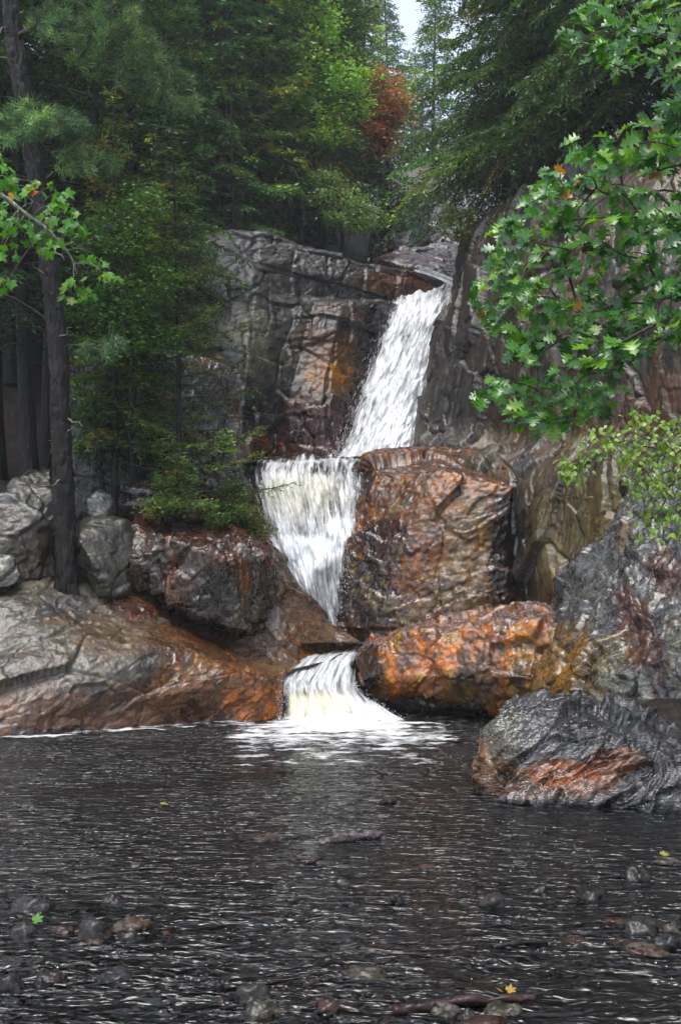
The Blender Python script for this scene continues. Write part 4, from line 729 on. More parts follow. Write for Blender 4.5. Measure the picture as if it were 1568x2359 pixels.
# stream above the upper falls
st_rows = [((945, 634, 26.6), (975, 630, 26.8)), ((975, 643, 26.3), (1005, 637, 26.5)), ((1005, 655, 26.0), (1035, 648, 26.2)), ((1020, 668, 25.8), (1070, 662, 25.8)), ((1000, 690, 25.2), (1080, 690, 25.2))]
o = water_sheet('stream', st_rows, 40, 90, 0.0, 0.60, (), 31, M_FALL, 0.45, 0.9, wob=0.10); structure(o, 'white water running down to the upper waterfall')

def foam_patch(name, label, rows, base, spec, seed, z=0.022, n=150, m=60):
    Lf = crom(np.array([on_water(*a) for a, b in rows]), m); Rt = crom(np.array([on_water(*b) for a, b in rows]), m)
    t = np.linspace(0, 1, n); V = (Lf[:, None] * (1 - t)[None, :, None] + Rt[:, None] * t[None, :, None]).reshape(-1, 3)
    V[:, 2] = z + 0.02 * fbm(V * np.array((6, 6, 0)), seed, 3)
    d = np.full(len(V), base)
    for (x, y), (rx, ry), v in spec:
        c = on_water(x, y); q = np.hypot((V[:, 0] - c[0]) / rx, (V[:, 1] - c[1]) / ry)
        d += (v - d) * smooth(1.2, 0.2, q + 0.3 * fbm(V * np.array((2, 4, 0)), seed + 1, 3))
    e = np.minimum(np.tile(np.minimum(t, 1 - t), m), np.repeat(np.minimum(np.linspace(0, 1, m), np.linspace(1, 0, m)), n))
    d -= 0.7 * (1 - smooth(0, 0.22, e))
    o = link(name, mesh_arrays(name, V, grid_faces(m, n, True), M_FOAM, np.stack([d, 0 * d + 0.15, 0 * d], 1), uv=V[:, :2]))
    o['kind'] = 'stuff'; o['label'] = label; return o
foam_patch('foam', 'white foam spreading on the pool below the cascade', [((480, 1650), (1120, 1650)), ((420, 1690), (1130, 1690)), ((420, 1740), (1130, 1740)), ((500, 1790), (1100, 1790))], 0.16,
           [((780, 1695), (2.0, 1.4), 0.40), ((800, 1676), (1.25, 0.75), 0.85), ((790, 1666), (1.0, 0.6), 1.4), ((960, 1700), (0.9, 0.7), 0.52), ((600, 1700), (0.8, 0.4), 0.52)], 41, n=260, m=130)
foam_patch('foam', 'thin line of foam along the left shore slab', [((-60, 1692), (640, 1655)), ((-60, 1702), (640, 1662)), ((-60, 1712), (640, 1670))], 0.25, [((80, 1699), (1.3, 0.22), 1.0), ((300, 1684), (1.0, 0.12), 0.55)], 43, n=220, m=24)
# ------------------------------------------------------------------ plants
def kites(P, D, Nn, Ln, Wd, C, fold=0.0):
    """one four-cornered leaf per row -> V, F, colour"""
    n = len(P); S = unit(np.cross(Nn, D)); Ln = Ln[:, None]; Wd = Wd[:, None]
    up = unit(np.cross(D, S)) * fold * Ln
    V = np.stack([P, P + D * Ln * 0.45 + S * Wd * 0.5 + up, P + D * Ln, P + D * Ln * 0.45 - S * Wd * 0.5 + up], 1).reshape(-1, 3)
    F = np.arange(n * 4).reshape(n, 4)
    return V, F, np.repeat(C, 4, 0)
def tubes(polys, sides=5):
    """list of (points (k,3), radii (k,)) -> V, F"""
    Vs, Fs, b = [], [], 0
    ang = np.linspace(0, 2 * np.pi, sides, endpoint=False)
    for P, r in polys:
        P = np.asarray(P, float); T = unit(np.gradient(P, axis=0)); ref = np.array((0.31, 0.77, 0.05)) if abs(T[0, 2]) > 0.5 else np.array((0, 0, 1.0))
        A = unit(np.cross(T, ref)); B = np.cross(T, A); k = len(P)
        ring = P[:, None] + np.asarray(r)[:, None, None] * (A[:, None] * np.cos(ang)[None, :, None] + B[:, None] * np.sin(ang)[None, :, None])
        Vs.append(ring.reshape(-1, 3))
        i = b + np.arange(k * sides).reshape(k, sides); j = np.roll(i, -1, axis=1)
        Fs.append(np.stack([i[:-1], j[:-1], j[1:], i[1:]], -1).reshape(-1, 4)); b += k * sides
    return np.concatenate(Vs), np.concatenate(Fs)
def tint(r, n, cols, jit=0.25):
    c = np.array([q[1] for q in cols]); w = np.array([q[0] for q in cols], float); k = r.choice(len(c), n, p=w / w.sum())
    return c[k] * r.uniform(1 - jit, 1 + jit, (n, 1))

CON_GREEN = [(5, (0.030, 0.075, 0.018)), (4, (0.022, 0.058, 0.020)), (3, (0.050, 0.090, 0.016)), (1, (0.085, 0.095, 0.020)), (0.6, (0.12, 0.065, 0.025))]
HEM_GREEN = [(5, (0.028, 0.085, 0.022)), (4, (0.020, 0.060, 0.024)), (2, (0.050, 0.11, 0.018)), (0.5, (0.10, 0.08, 0.02))]
CEDAR_GREEN = [(5, (0.042, 0.105, 0.018)), (4, (0.030, 0.080, 0.018)), (2, (0.075, 0.13, 0.02)), (1.0, (0.14, 0.085, 0.025))]
BLUE_GREEN = [(5, (0.022, 0.062, 0.026)), (4, (0.018, 0.046, 0.024)), (2, (0.038, 0.075, 0.02)), (0.6, (0.07, 0.06, 0.025))]
def conifer_mesh(seed, H, R, z0=0.15, nbr=70, droop=0.35, rise=0.15, up=0.2, tw=0.28, step=0.06, kl=0.055, kw=0.013, kstep=0.028, cols=CON_GREEN, rad=0.07, lean=0.02, taper=0.85, bare=0.0, lichen=False, wild=0.25):
    r = np.random.default_rng(seed)
    zt = np.linspace(0, H, 14); bend = np.stack([lean * H * np.sin(zt / H * 2.1 + seed), lean * H * np.cos(zt / H * 1.7 + seed) * 0.6, zt], 1); bend[:, :2] -= bend[0, :2]
    trunk = tubes([(bend, rad * (1 - 0.93 * (zt / H) ** 0.9) * np.where(zt < 0.2, 1.25, 1.0))], 9)
    polys, KP, KD, KN, KC, KL = [], [], [], [], [], []
    for b in range(nbr):
        f = ((b + r.random()) / nbr) ** 0.9; z = H * (z0 + (0.985 - z0) * f)
        Lb = max(0.10, R * (1 - f) ** taper * r.uniform(0.55, 1.12)) * (1 + 0.15 * (f < 0.15))
        az = b * 2.39996 + r.normal(0, 0.35)
        base = np.array([np.interp(z, zt, bend[:, 0]), np.interp(z, zt, bend[:, 1]), z])
        h = np.array((math.cos(az), math.sin(az), 0)); sd = np.array((-math.sin(az), math.cos(az), 0))
        s = np.linspace(0, 1, 7); dr = droop * r.uniform(0.6, 1.4) * (1 - 0.5 * f)
        curve = base + h * (Lb * s)[:, None] + np.array((0, 0, 1)) * (Lb * (rise * (0.4 + f) * s - dr * s ** 2 + up * s ** 3))[:, None] + sd * (Lb * r.normal(0, 0.10) * s ** 2)[:, None]
        polys.append((curve, 0.012 * (Lb / 1.2) ** 0.7 * (1 - 0.85 * s) + 0.002))
        if r.random() < bare * (1 - f) * 2: continue
        nt = max(3, int(Lb / step)); st = np.linspace(0.18, 1.0, nt); T = unit(np.gradient(curve, axis=0))
        cc = tint(r, 1, cols, 0.25)[0] * float(np.clip(r.lognormal(-0.15, 0.62), 0.25, 3.0))
        for i, q in enumerate(st):
            p = np.array([np.interp(q, s, curve[:, k]) for k in range(3)]); t = np.array([np.interp(q, s, T[:, k]) for k in range(3)])
            side = 1 if i % 2 else -1
            tl = tw * (1.05 - 0.65 * q) * r.uniform(0.5, 1.25) * min(1, Lb / 0.6 + 0.3)
            d = unit(t * 0.75 + side * np.cross(t, (0, 0, 1)) * 0.9 + r.normal(0, wild, 3) * np.array((1, 1, 0.8)) + np.array((0, 0, -0.22)))
            nk = max(2, int(tl / kstep)); u = (np.arange(nk) + r.random()) / nk
            sag = np.array((0, 0, -0.30 * tl)) * (u ** 2)[:, None]
            P = p + d * (tl * u)[:, None] + sag
            s2 = np.cross(d, (0, 0, 1.0)); alt = np.where(np.arange(nk) % 2, 1.0, -1.0)[:, None]
            D = unit(d * 0.7 + s2 * alt * 0.75 + r.normal(0, 0.30, (nk, 3)))
            KP.append(P); KD.append(D); KN.append(unit(np.array((0, 0, 1.0)) + r.normal(0, 0.45, (nk, 3)))); KL.append(kl * r.uniform(0.6, 1.3, nk))
            c = cc * 0.55 + 0.45 * tint(r, 1, cols, 0.3)[0]
            KC.append(c * r.uniform(0.75, 1.25, (nk, 1)))
    P = np.concatenate(KP); Lk = np.concatenate(KL)
    V, F, C = kites(P, np.concatenate(KD), np.concatenate(KN), Lk, Lk * (kw / kl), np.concatenate(KC), 0.06)
    nm = 'conifer'
    return (mesh_arrays('trunk', *trunk, M_BARK), mesh_arrays('branches', *tubes(polys, 4), M_LICHEN if lichen else M_TWIG), mesh_arrays('crown', V, F, M_NEEDLE, C, False))
CON_GREEN = [(w, (c[0] * 1.3 * 1.5, c[1] * 1.68, c[2] * 1.35)) for w, c in CON_GREEN]
CEDAR_GREEN = [(w, (c[0] * 1.3 * 1.5, c[1] * 1.68, c[2] * 1.35)) for w, c in CEDAR_GREEN]
HEM_GREEN = [(w, (c[0] * 1.3 * 1.25, c[1] * 1.4, c[2] * 1.12)) for w, c in HEM_GREEN]
BLUE_GREEN = [(w, (c[0] * 1.05, c[1] * 1.2, c[2] * 0.95)) for w, c in BLUE_GREEN]
VAR = {
 'fir':    conifer_mesh(1, 6.0, 1.35, 0.20, 92, 0.10, 0.22, 0.16, 0.28, 0.042, cols=CON_GREEN, rad=0.055, bare=0.2, kl=0.075, kw=0.022, kstep=0.020),
 'cedar':  conifer_mesh(2, 7.0, 1.25, 0.20, 100, 0.42, 0.20, 0.22, 0.32, 0.042, kl=0.085, kw=0.032, kstep=0.022, cols=CEDAR_GREEN, rad=0.07, wild=0.45),
 'spruce': conifer_mesh(3, 11.0, 2.0, 0.20, 130, 0.45, 0.05, 0.15, 0.40, 0.060, kl=0.11, kw=0.036, kstep=0.028, cols=BLUE_GREEN, rad=0.15, bare=0.35, taper=0.6),
 'tall_spruce': conifer_mesh(4, 12.0, 1.9, 0.10, 150, 0.40, 0.10, 0.12, 0.46, 0.065, kl=0.15, kw=0.055, kstep=0.034, cols=[(w, (c[0] * 2.3, c[1] * 2.2, c[2] * 2.0)) for w, c in BLUE_GREEN], rad=0.14, taper=0.60),  # needle colour lightened to stand in for distance haze
 'tall_cedar': conifer_mesh(5, 12.0, 2.0, 0.14, 150, 0.50, 0.12, 0.15, 0.46, 0.065, kl=0.15, kw=0.06, kstep=0.034, cols=[(w, (c[0] * 2.0, c[1] * 2.0, c[2] * 1.7)) for w, c in CON_GREEN], rad=0.14, taper=0.5, wild=0.45),  # greens lightened here too, haze put into the colour
 'hemlock': conifer_mesh(6, 10.0, 2.6, 0.10, 150, 0.65, 0.22, 0.05, 0.48, 0.048, kl=0.10, kw=0.036, kstep=0.026, cols=HEM_GREEN, rad=0.14, taper=0.45, wild=0.35),
 'hemlock_b': conifer_mesh(7, 10.0, 2.4, 0.10, 150, 0.60, 0.15, 0.05, 0.48, 0.050, kl=0.11, kw=0.038, kstep=0.028, cols=HEM_GREEN, rad=0.15, taper=0.5, wild=0.38),
 'sapling': conifer_mesh(8, 1.0, 0.42, 0.10, 40, 0.05, 0.35, 0.12, 0.14, 0.026, kl=0.05, kw=0.009, kstep=0.009, cols=[(4, (0.035, 0.085, 0.02)), (3, (0.05, 0.10, 0.018)), (1, (0.10, 0.12, 0.02))], rad=0.012),
 'bare_spruce': conifer_mesh(9, 8.0, 1.1, 0.05, 90, 0.10, -0.08, 0.10, 0.22, 0.07, kl=0.07, kw=0.026, kstep=0.035, cols=[(3, (0.10, 0.085, 0.035)), (2, (0.05, 0.07, 0.025)), (1, (0.14, 0.14, 0.09))], rad=0.10, bare=0.5, lichen=True),
}
def plant(name, label, cat, var, px, d, sc=1.0, rz=0.0, top_y=None, group=None, tilt=(0, 0), dz=-0.08, z=None):
    x = (px - 784.0) / FOC * d; gz = float(ground_z(x, d)[0]) + dz if z is None else z
    if top_y is not None: sc = (W(px, top_y, d)[2] - gz) / VAR[var][0].vertices[len(VAR[var][0].vertices) - 1].co.z
    e = empty(name, (x, d, gz), label, cat, group); e.rotation_euler = (tilt[0], tilt[1], rz); e.scale = (sc, sc, sc)
    for nm, me in zip(('trunk', 'branches', 'crown'), VAR[var]): link(nm, me, e)
    return e

def network(root, centres, r, r0=0.004, sag=0.04, k=5, expo=0.45):
    """join every cluster centre to the nearest limb closer to the root -> list of (points, radii)"""
    nodes = [np.asarray(p, float) for p in root]; par = [-1] + list(range(len(root) - 1)); nroot = len(root)
    o = np.asarray(root[-1]); order = np.argsort([np.min(np.linalg.norm(np.asarray(root) - c, axis=1)) for c in centres])
    for i in order:
        c = centres[i]; A = np.array(nodes); dc = np.linalg.norm(c - np.asarray(root), axis=1).min()
        dr = np.min(np.linalg.norm(A[:, None] - np.asarray(root)[None], axis=2), axis=1)
        dist = np.linalg.norm(A - c, axis=1) + 0.35 * dr + np.where(dr > dc, 1e3, 0)
        j = int(np.argmin(dist))
        nodes.append(np.asarray(c, float)); par.append(j)
    cnt = np.ones(len(nodes))
    for i in range(len(nodes) - 1, 0, -1):
        if par[i] >= 0: cnt[par[i]] += cnt[i]
    out = []
    for i in range(1, len(nodes)):
        a, b = nodes[par[i]], nodes[i]; s = np.linspace(0, 1, k); ln = np.linalg.norm(b - a)
        mid = r.normal(0, 0.06 * ln, 3) + np.array((0, 0, sag * ln))
        P = a + (b - a) * s[:, None] + mid * (4 * s * (1 - s))[:, None]
        ra = r0 * cnt[par[i]] ** expo if par[i] >= 0 else r0 * cnt[i] ** expo; rb = r0 * cnt[i] ** expo
        if i >= nroot: ra = min(ra, rb * 1.35)
        out.append((P, ra + (rb - ra) * s))
    return out
def poly_points(poly, n, r, mind):
    poly = np.array(poly, float); lo, hi = poly.min(0), poly.max(0); out = []
    tries = 0
    while len(out) < n and tries < n * 60:
        tries += 1; p = lo + (hi - lo) * r.random(2); inside = False; j = len(poly) - 1
        for i in range(len(poly)):
            if (poly[i, 1] > p[1]) != (poly[j, 1] > p[1]) and p[0] < (poly[j, 0] - poly[i, 0]) * (p[1] - poly[i, 1]) / (poly[j, 1] - poly[i, 1]) + poly[i, 0]: inside = not inside
            j = i
        if inside and all((p[0] - q[0]) ** 2 + (p[1] - q[1]) ** 2 > mind ** 2 for q in out): out.append(p)
    return out

# --- single leaf shapes: x along the leaf, y across, z up
def leaf_oak():
    o = np.array([(0, .012), (.08, .018), (.12, .06), (.15, .20), (.20, .19), (.24, .12), (.32, .15), (.36, .30), (.45, .40), (.48, .30), (.49, .17), (.56, .17), (.62, .30), (.72, .37), (.74, .26), (.73, .14), (.79, .13), (.85, .19), (.91, .15), (.92, .07), (1.0, 0)])
    o[:, 1] *= 1.3; mx = np.maximum.accumulate(o[:, 0]); return o, mx
def leaf_verts(shape, fold=0.25, curl=0.3, twist=0.0):
    o, mx = shape; n = len(o)
    M = np.stack([mx, 0 * mx, 0 * mx], 1); A = np.stack([o[:, 0], o[:, 1], fold * o[:, 1]], 1); B = A * np.array((1, -1, 1))
    V = np.concatenate([M, A, B]); V[:, 2] += -curl * V[:, 0] ** 2 + twist * V[:, 0] * V[:, 1] + 0.02 * np.sin(V[:, 0] * 20) * np.abs(V[:, 1])
    i = np.arange(n - 1)
    F = np.concatenate([np.stack([i, i + 1, n + i + 1, n + i], 1), np.stack([i + 1, i, 2 * n + i, 2 * n + i + 1], 1)])
    return V, F
def leaf_maple(fold=0.2, curl=0.3, twist=0.0):
    a = np.array([0, 9, 15, 24, 33, 42, 50, 57, 68, 78, 88, 98, 108, 122, 140, 160, 178.]); rr = np.array([.66, .47, .50, .30, .50, .52, .66, .50, .42, .30, .40, .46, .36, .36, .30, .24, .06])
    x = 0.34 + rr * np.cos(np.radians(a)); y = rr * np.sin(np.radians(a))
    V = [(0.34, 0, 0)] + [(p, q, 0) for p, q in zip(x, y)] + [(p, -q, 0) for p, q in zip(x[1:], y[1:])]
    V = np.array(V, float); n = len(x); m = len(V)
    F = [(0, i, i + 1) for i in range(1, n)] + [(0, n + 1, 1)] + [(0, n + i + 1, n + i) for i in range(1, n - 1)]
    V[:, 2] = fold * np.abs(V[:, 1]) - curl * V[:, 0] ** 2 + twist * V[:, 0] * V[:, 1]
    return V, np.array(F)
BIRCH = (np.array([(0, .01), (.06, .03), (.16, .26), (.32, .36), (.52, .30), (.75, .16), (1.0, 0)]), np.array([0, .06, .16, .32, .52, .75, 1.0]))
def leaf_set(name, forms, cols, mat):
    out = []
    for (V, F) in forms:
        for c in cols: out.append((V, F, np.array(c), mesh_arrays(name, V, F, mat, np.tile(np.array(c), (len(V), 1)))))
    return out
def basis(D, Nn):
    S = unit(np.cross(Nn, D)); return np.stack([D, S, unit(np.cross(D, S))], -1)
def place_leaves(root, P, D, Nn, size, kinds, leaves, n_obj):
    """the nearest n_obj leaves become objects of their own, the others one mass"""
    u = (P[:, 0] / P[:, 1]) * FOC + 784; v = HORIZON - (P[:, 2] - CAM_H) / P[:, 1] * FOC
    vis = (u > -20) & (u < 1590) & (v > -20) & (v < 2380)
    order = np.lexsort((P[:, 1], ~vis)); R = basis(D, Nn)
    inv = Matrix.Translation(-Vector(root.location))
    for i in order[:n_obj]:
        o = bpy.data.objects.new('leaf', leaves[kinds[i]][3]); COL.objects.link(o); o.parent = root; o.matrix_parent_inverse = inv
        m = Matrix([list(R[i, k] * size[i]) + [P[i, k]] for k in range(3)] + [[0, 0, 0, 1]]); o.matrix_basis = m
    rest = order[n_obj:]
    if len(rest):
        Vs, Fs, Cs, b = [], {}, [], 0
        for i in rest:
            V, F, c, _ = leaves[kinds[i]]
            Vs.append(P[i] + (V * size[i]) @ R[i].T); Fs.setdefault(F.shape[1], []).append(F + b); Cs.append(np.tile(c, (len(V), 1))); b += len(V)
        o = link('leaves', mesh_arrays('leaves', np.concatenate(Vs), [np.concatenate(f) for f in Fs.values()], leaves[0][3].materials[0], np.concatenate(Cs)))
        o['kind'] = 'stuff'; under(o, root)

M_OAK = leaf_material('oak_leaves', 0.28, 0.42, 0.65, grain=0.2)
def branches_stuff():
    for o in bpy.data.objects:
        if o.name.split('.')[0] in ('branches', 'dead_branches', 'crown'): o['kind'] = 'stuff'
M_MAPLE = leaf_material('maple_leaves', 0.4, 0.4, 0.3, grain=0.3)
M_BIRCH = leaf_material('birch_leaves', 0.35, 0.35, 0.5, grain=0.15)

# ---- red oak reaching in from the right bank
def make_oak():
    r = np.random.default_rng(17)
    P2 = [(1568, 215), (1500, 270), (1440, 305), (1385, 345), (1335, 345), (1330, 400), (1270, 395), (1190, 490), (1150, 515), (1140, 600), (1125, 650), (1090, 700), (1135, 745), (1195, 725), (1195, 800), (1120, 905), (1180, 935), (1240, 990), (1325, 960), (1410, 930), (1430, 860), (1500, 815), (1600, 800), (1640, 500), (1640, 215)]
    P1 = [(1305, 95), (1340, 35), (1400, -30), (1640, -60), (1640, 340), (1530, 320), (1530, 210), (1480, 135), (1400, 140), (1340, 112)]
    pts = poly_points(P2, 140, r, 27) + poly_points(P1, 42, r, 29) + [np.array(p) for p in [(1322, 70), (1345, 335), (1300, 425), (1275, 400), (1165, 515), (1190, 500), (1115, 690), (1140, 725), (1125, 905), (1150, 880), (1245, 975), (1225, 940), (1440, 155), (1400, 920), (1330, 930), (1200, 800), (1230, 780)]]
    C = np.array([W(p[0], p[1], 9.0 + r.uniform(-0.75, 0.75)) for p in pts])
    base = np.array((4.75, 9.4, float(ground_z(4.75, 9.4)[0]) - 0.1))
    root = [base, base + (-0.05, 0, 1.2), base + (-0.15, -0.1, 2.4), base + (-0.25, -0.1, 3.6), base + (-0.3, -0.05, 5.2), base + (-0.3, 0, 6.6)]
    limbs = [W(1640, 880, 9.2), W(1500, 700, 9.1), W(1568, 880, 9.1), W(1400, 860, 9.0), W(1600, 330, 9.2), W(1500, 80, 9.1), W(1350, 560, 8.9), W(1280, 650, 8.9)]
    e = empty('red_oak', base, 'glossy green lobed oak branches hanging in from the right', 'tree')
    polys = network(root, np.concatenate([C, limbs]), r, 0.0038, 0.05, 6, 0.42)
    trunk = tubes(polys[:5], 10); lim = tubes(polys[5:], 5)
    under(link('trunk', mesh_arrays('trunk', *trunk, M_BARK)), e); under(link('branches', mesh_arrays('branches', *lim, M_TWIG)), e)
    forms = [leaf_verts(leaf_oak(), f, c, t) for f, c, t in ((0.25, 0.25, 0.2), (0.45, 0.5, -0.2), (0.10, 0.15, 0.3))]
    L_ = leaf_set('leaf', forms, [(0.040, 0.17, 0.008), (0.065, 0.22, 0.008), (0.018, 0.100, 0.010), (0.14, 0.31, 0.012), (0.030, 0.15, 0.016), (0.36, 0.13, 0.015)], M_OAK)
    PP, DD, NN, SS, KK = [], [], [], [], []
    for c in C:
        n = r.integers(6, 10); out = unit(c - (root[3] + np.array((0, 0, 0.5)))); a0 = r.uniform(0, 6.3)
        for j in range(n):
            a = a0 + j * 2 * np.pi / n + r.normal(0, 0.3)
            ring = np.array((math.cos(a), math.sin(a) * 0.8, 0.15))
            d = unit(ring * 0.9 + out * np.array((0.7, 0.4, 0.1)) + np.array((0, -0.1, -0.45)) + r.normal(0, 0.25, 3))
            nn = unit(np.array((0, -0.75, 0.75)) + r.normal(0, 0.45, 3)); nn = unit(nn - d * (nn @ d))
            PP.append(c + d * 0.02 + r.normal(0, 0.03, 3)); DD.append(d); NN.append(nn); SS.append(r.uniform(0.085, 0.15))
            KK.append(int(r.integers(0, 3)) * 6 + (5 if r.random() < 0.015 else int(r.choice(5, p=(0.28, 0.28, 0.18, 0.12, 0.14)))))
    place_leaves(e, np.array(PP), np.array(DD), np.array(NN), np.array(SS), KK, L_, 300)
make_oak()

# ---- maple branch at the left edge
def make_maple():
    r = np.random.default_rng(23)
    cl = [(8, 350), (5, 385), (20, 410), (12, 430), (70, 436), (95, 425), (120, 430), (135, 445), (105, 480), (125, 478), (150, 490), (175, 505), (185, 520), (15, 505), (40, 515), (70, 520), (90, 545), (60, 560), (100, 535), (115, 550), (130, 565), (140, 545), (15, 655), (205, 590), (232, 600), (235, 628), (260, 640), (170, 650), (195, 645), (165, 678), (200, 680), (25, 460), (-10, 480), (-20, 560), (-30, 400), (-25, 640), (5, 560)]
    d0 = 9.0; C = np.array([W(x, y, d0 + r.uniform(-0.35, 0.35)) for x, y in cl])
    base = np.array((-5.6, 9.6, float(ground_z(-5.6, 9.6)[0]) - 0.1))
    root = [base, base + (0.1, 0, 1.3), base + (0.35, -0.1, 2.6), base + (0.6, -0.1, 3.8), base + (0.6, 0, 5.4)]
    main = [W(-250, 330, 9.2), W(-120, 390, 9.1), W(0, 448, 9.0), W(55, 490, 9.0), W(104, 524, 9.0), W(136, 556, 9.0), W(164, 592, 9.0), W(178, 632, 9.0)]
    e = empty('red_maple', base, 'maple branch with green and reddening leaves at the left edge', 'tree')
    spine = crom(np.array(main), 26); polys = network(root, [root[3] * 0.5 + spine[0] * 0.5], r, 0.03)
    twigs = [(np.concatenate([[root[3]], spine]), np.linspace(0.03, 0.004, 27))]
    for c in C:
        j = np.argmin(np.linalg.norm(spine - c, axis=1)); j = max(0, j - 2); s = np.linspace(0, 1, 5)[:, None]
        twigs.append((spine[j] + (c - spine[j]) * s + np.array((0, 0, 0.05)) * 4 * s * (1 - s), np.linspace(0.004, 0.0018, 5)))
    under(link('trunk', mesh_arrays('trunk', *tubes(polys[:4], 9), M_BARK)), e); under(link('branches', mesh_arrays('branches', *tubes(twigs, 5), M_LICHEN)), e)
    forms = [leaf_maple(0.2, 0.3, 0.2), leaf_maple(0.4, 0.5, -0.3)]
    L_ = leaf_set('leaf', forms, [(0.055, 0.20, 0.02), (0.09, 0.25, 0.02), (0.16, 0.24, 0.03), (0.30, 0.20, 0.03), (0.42, 0.05, 0.03)], M_MAPLE)
    PP, DD, NN, SS, KK = [], [], [], [], []
    for ci, c in enumerate(C):
        for j in range(r.integers(4, 6)):
            a = r.uniform(0, 6.3); d = unit(np.array((math.cos(a), math.sin(a) * 0.7, -0.5)) + r.normal(0, 0.2, 3)); nn = unit(np.array((0, -0.6, 0.8)) + r.normal(0, 0.35, 3)); nn = unit(nn - d * (nn @ d))
            PP.append(c + r.normal(0, 0.035, 3)); DD.append(d); NN.append(nn); SS.append(r.uniform(0.065, 0.115)); KK.append(int(r.integers(0, 2)) * 5 + (4 if (ci == 4 and j == 0) else int(r.choice(4, p=(0.45, 0.40, 0.12, 0.03)))))
    place_leaves(e, np.array(PP), np.array(DD), np.array(NN), np.array(SS), KK, L_, 300)
make_maple()

# ---- birch over the right slope
def make_birch():
    r = np.random.default_rng(29)
    poly = [(1300, 1085), (1310, 1045), (1360, 985), (1440, 955), (1600, 950), (1640, 1180), (1568, 1235), (1520, 1240), (1485, 1215), (1475, 1160), (1440, 1120), (1425, 1070), (1390, 1050), (1345, 1075), (1325, 1110)]
    pts = poly_points(poly, 150, r, 11) + [np.array(p) for p in [(1305, 1080), (1325, 1100), (1480, 1235), (1445, 1150), (1530, 1255)]]
    C = np.array([W(p[0], p[1], 11.6 + r.uniform(-0.45, 0.45)) for p in pts])
    bx, by = 4.9, 12.4; base = np.array((bx, by, 2.0)); base[2] = float(ground_z(bx, by)[0]) - 0.1
    root = [base, base + (-0.1, -0.1, 0.7), base + (-0.25, -0.2, 1.4), base + (-0.5, -0.4, 1.9), W(1660, 1040, 11.9), W(1590, 1030, 11.8)]
    e = empty('birch_sapling', base, 'pale yellow-green birch spray drooping over the right slope', 'tree')
    polys = network(root, C, r, 0.0022, 0.04, 5, 0.42)
    under(link('trunk', mesh_arrays('trunk', *tubes(polys[:5], 8), M_BARK)), e); under(link('branches', mesh_arrays('branches', *tubes(polys[5:], 4), M_TWIG)), e)
    L_ = leaf_set('leaf', [leaf_verts(BIRCH, 0.2, 0.2), leaf_verts(BIRCH, 0.4, 0.4)], [(0.14, 0.27, 0.03), (0.20, 0.33, 0.04), (0.27, 0.38, 0.06), (0.09, 0.19, 0.03)], M_BIRCH)
    n = 6 * len(C); ci = r.integers(0, len(C), n); a = r.uniform(0, 6.3, n)
    P = C[ci] + r.normal(0, 0.045, (n, 3)); D = unit(np.stack([np.cos(a), np.sin(a) * 0.7, np.full(n, -0.6)], 1) + r.normal(0, 0.2, (n, 3)))
    Nn = unit(np.array((0, -0.7, 0.7)) + r.normal(0, 0.4, (n, 3))); Nn = unit(Nn - D * np.sum(Nn * D, 1, keepdims=True))
    place_leaves(e, P, D, Nn, r.uniform(0.05, 0.085, n), r.integers(0, 8, n), L_, 300)
make_birch()

# ---- broadleaf trees and shrubs further off: crown of many small leaves
def broadleaf(name, label, cat, blobs, base_px, seed, n_clu, n_leaf, ls, cols, stem=0.05, zbase=None, group=None, flat=0.5, cl=0.20):
    """blobs: (x, y, d, rx, ry, rd) in picture units / metres"""
    r = np.random.default_rng(seed); C = []
    wts = np.array([b[3] * b[4] for b in blobs], float); wts /= wts.sum()
    for _ in range(n_clu):
        b = blobs[r.choice(len(blobs), p=wts)]
        v = r.normal(0, 1, 3); v = v / np.linalg.norm(v) * r.uniform(0.35, 1.0) ** 0.6
        C.append(W(b[0] + v[0] * b[3], b[1] + v[2] * b[4], b[2] + v[1] * b[5]))
    C = np.array(C); d = base_px[1]; x = (base_px[0] - 784) / FOC * d
    base = np.array((x, d, float(ground_z(x, d)[0]) - 0.1 if zbase is None else zbase))
    low = C[:, 2].min(); ctr = C.mean(0); h = max(0.2, (low - base[2]))
    root = [base, base * 0.6 + np.array((ctr[0], ctr[1], base[2] + h)) * 0.4 + np.array((0, 0, 0.3 * h)), np.array((base[0] * .4 + ctr[0] * .6, base[1] * .4 + ctr[1] * .6, base[2] + h + 0.3 * (ctr[2] - low))), ctr * 0.9 + 0.1 * C[np.argmax(C[:, 2])]]
    e = empty(name, base, label, cat, group)
    polys = network(root, C, r, stem / max(1, n_clu) ** 0.45, 0.05, 4, 0.45)
    under(link('trunk', mesh_arrays('trunk', *tubes(polys[:3], 8), M_BARK)), e); under(link('branches', mesh_arrays('branches', *tubes(polys[3:], 4), M_TWIG)), e)
    n = n_leaf; ci = r.integers(0, len(C), n); cc = tint(r, len(C), cols, 0.2)
    P = C[ci] + r.normal(0, 1, (n, 3)) * cl * np.array((1, 1, flat)); a = r.uniform(0, 6.3, n)
    D = unit(np.stack([np.cos(a), np.sin(a), np.full(n, -0.35)], 1) + r.normal(0, 0.25, (n, 3))); Nn = unit(np.array((0, -0.35, 0.9)) + r.normal(0, 0.4, (n, 3)))
    Ls = ls * r.uniform(0.6, 1.25, n); V, F, Cc = kites(P, D, Nn, Ls, Ls * 0.72, cc[ci] * 0.6 + 0.4 * tint(r, n, cols, 0.3), 0.08)
    under(link('crown', mesh_arrays('crown', V, F, M_LEAF, Cc, False)), e); return e
BRIGHT = [(4, (0.12, 0.30, 0.035)), (4, (0.17, 0.36, 0.04)), (2, (0.26, 0.40, 0.05)), (1, (0.08, 0.21, 0.03)), (0.25, (0.25, 0.11, 0.03))]
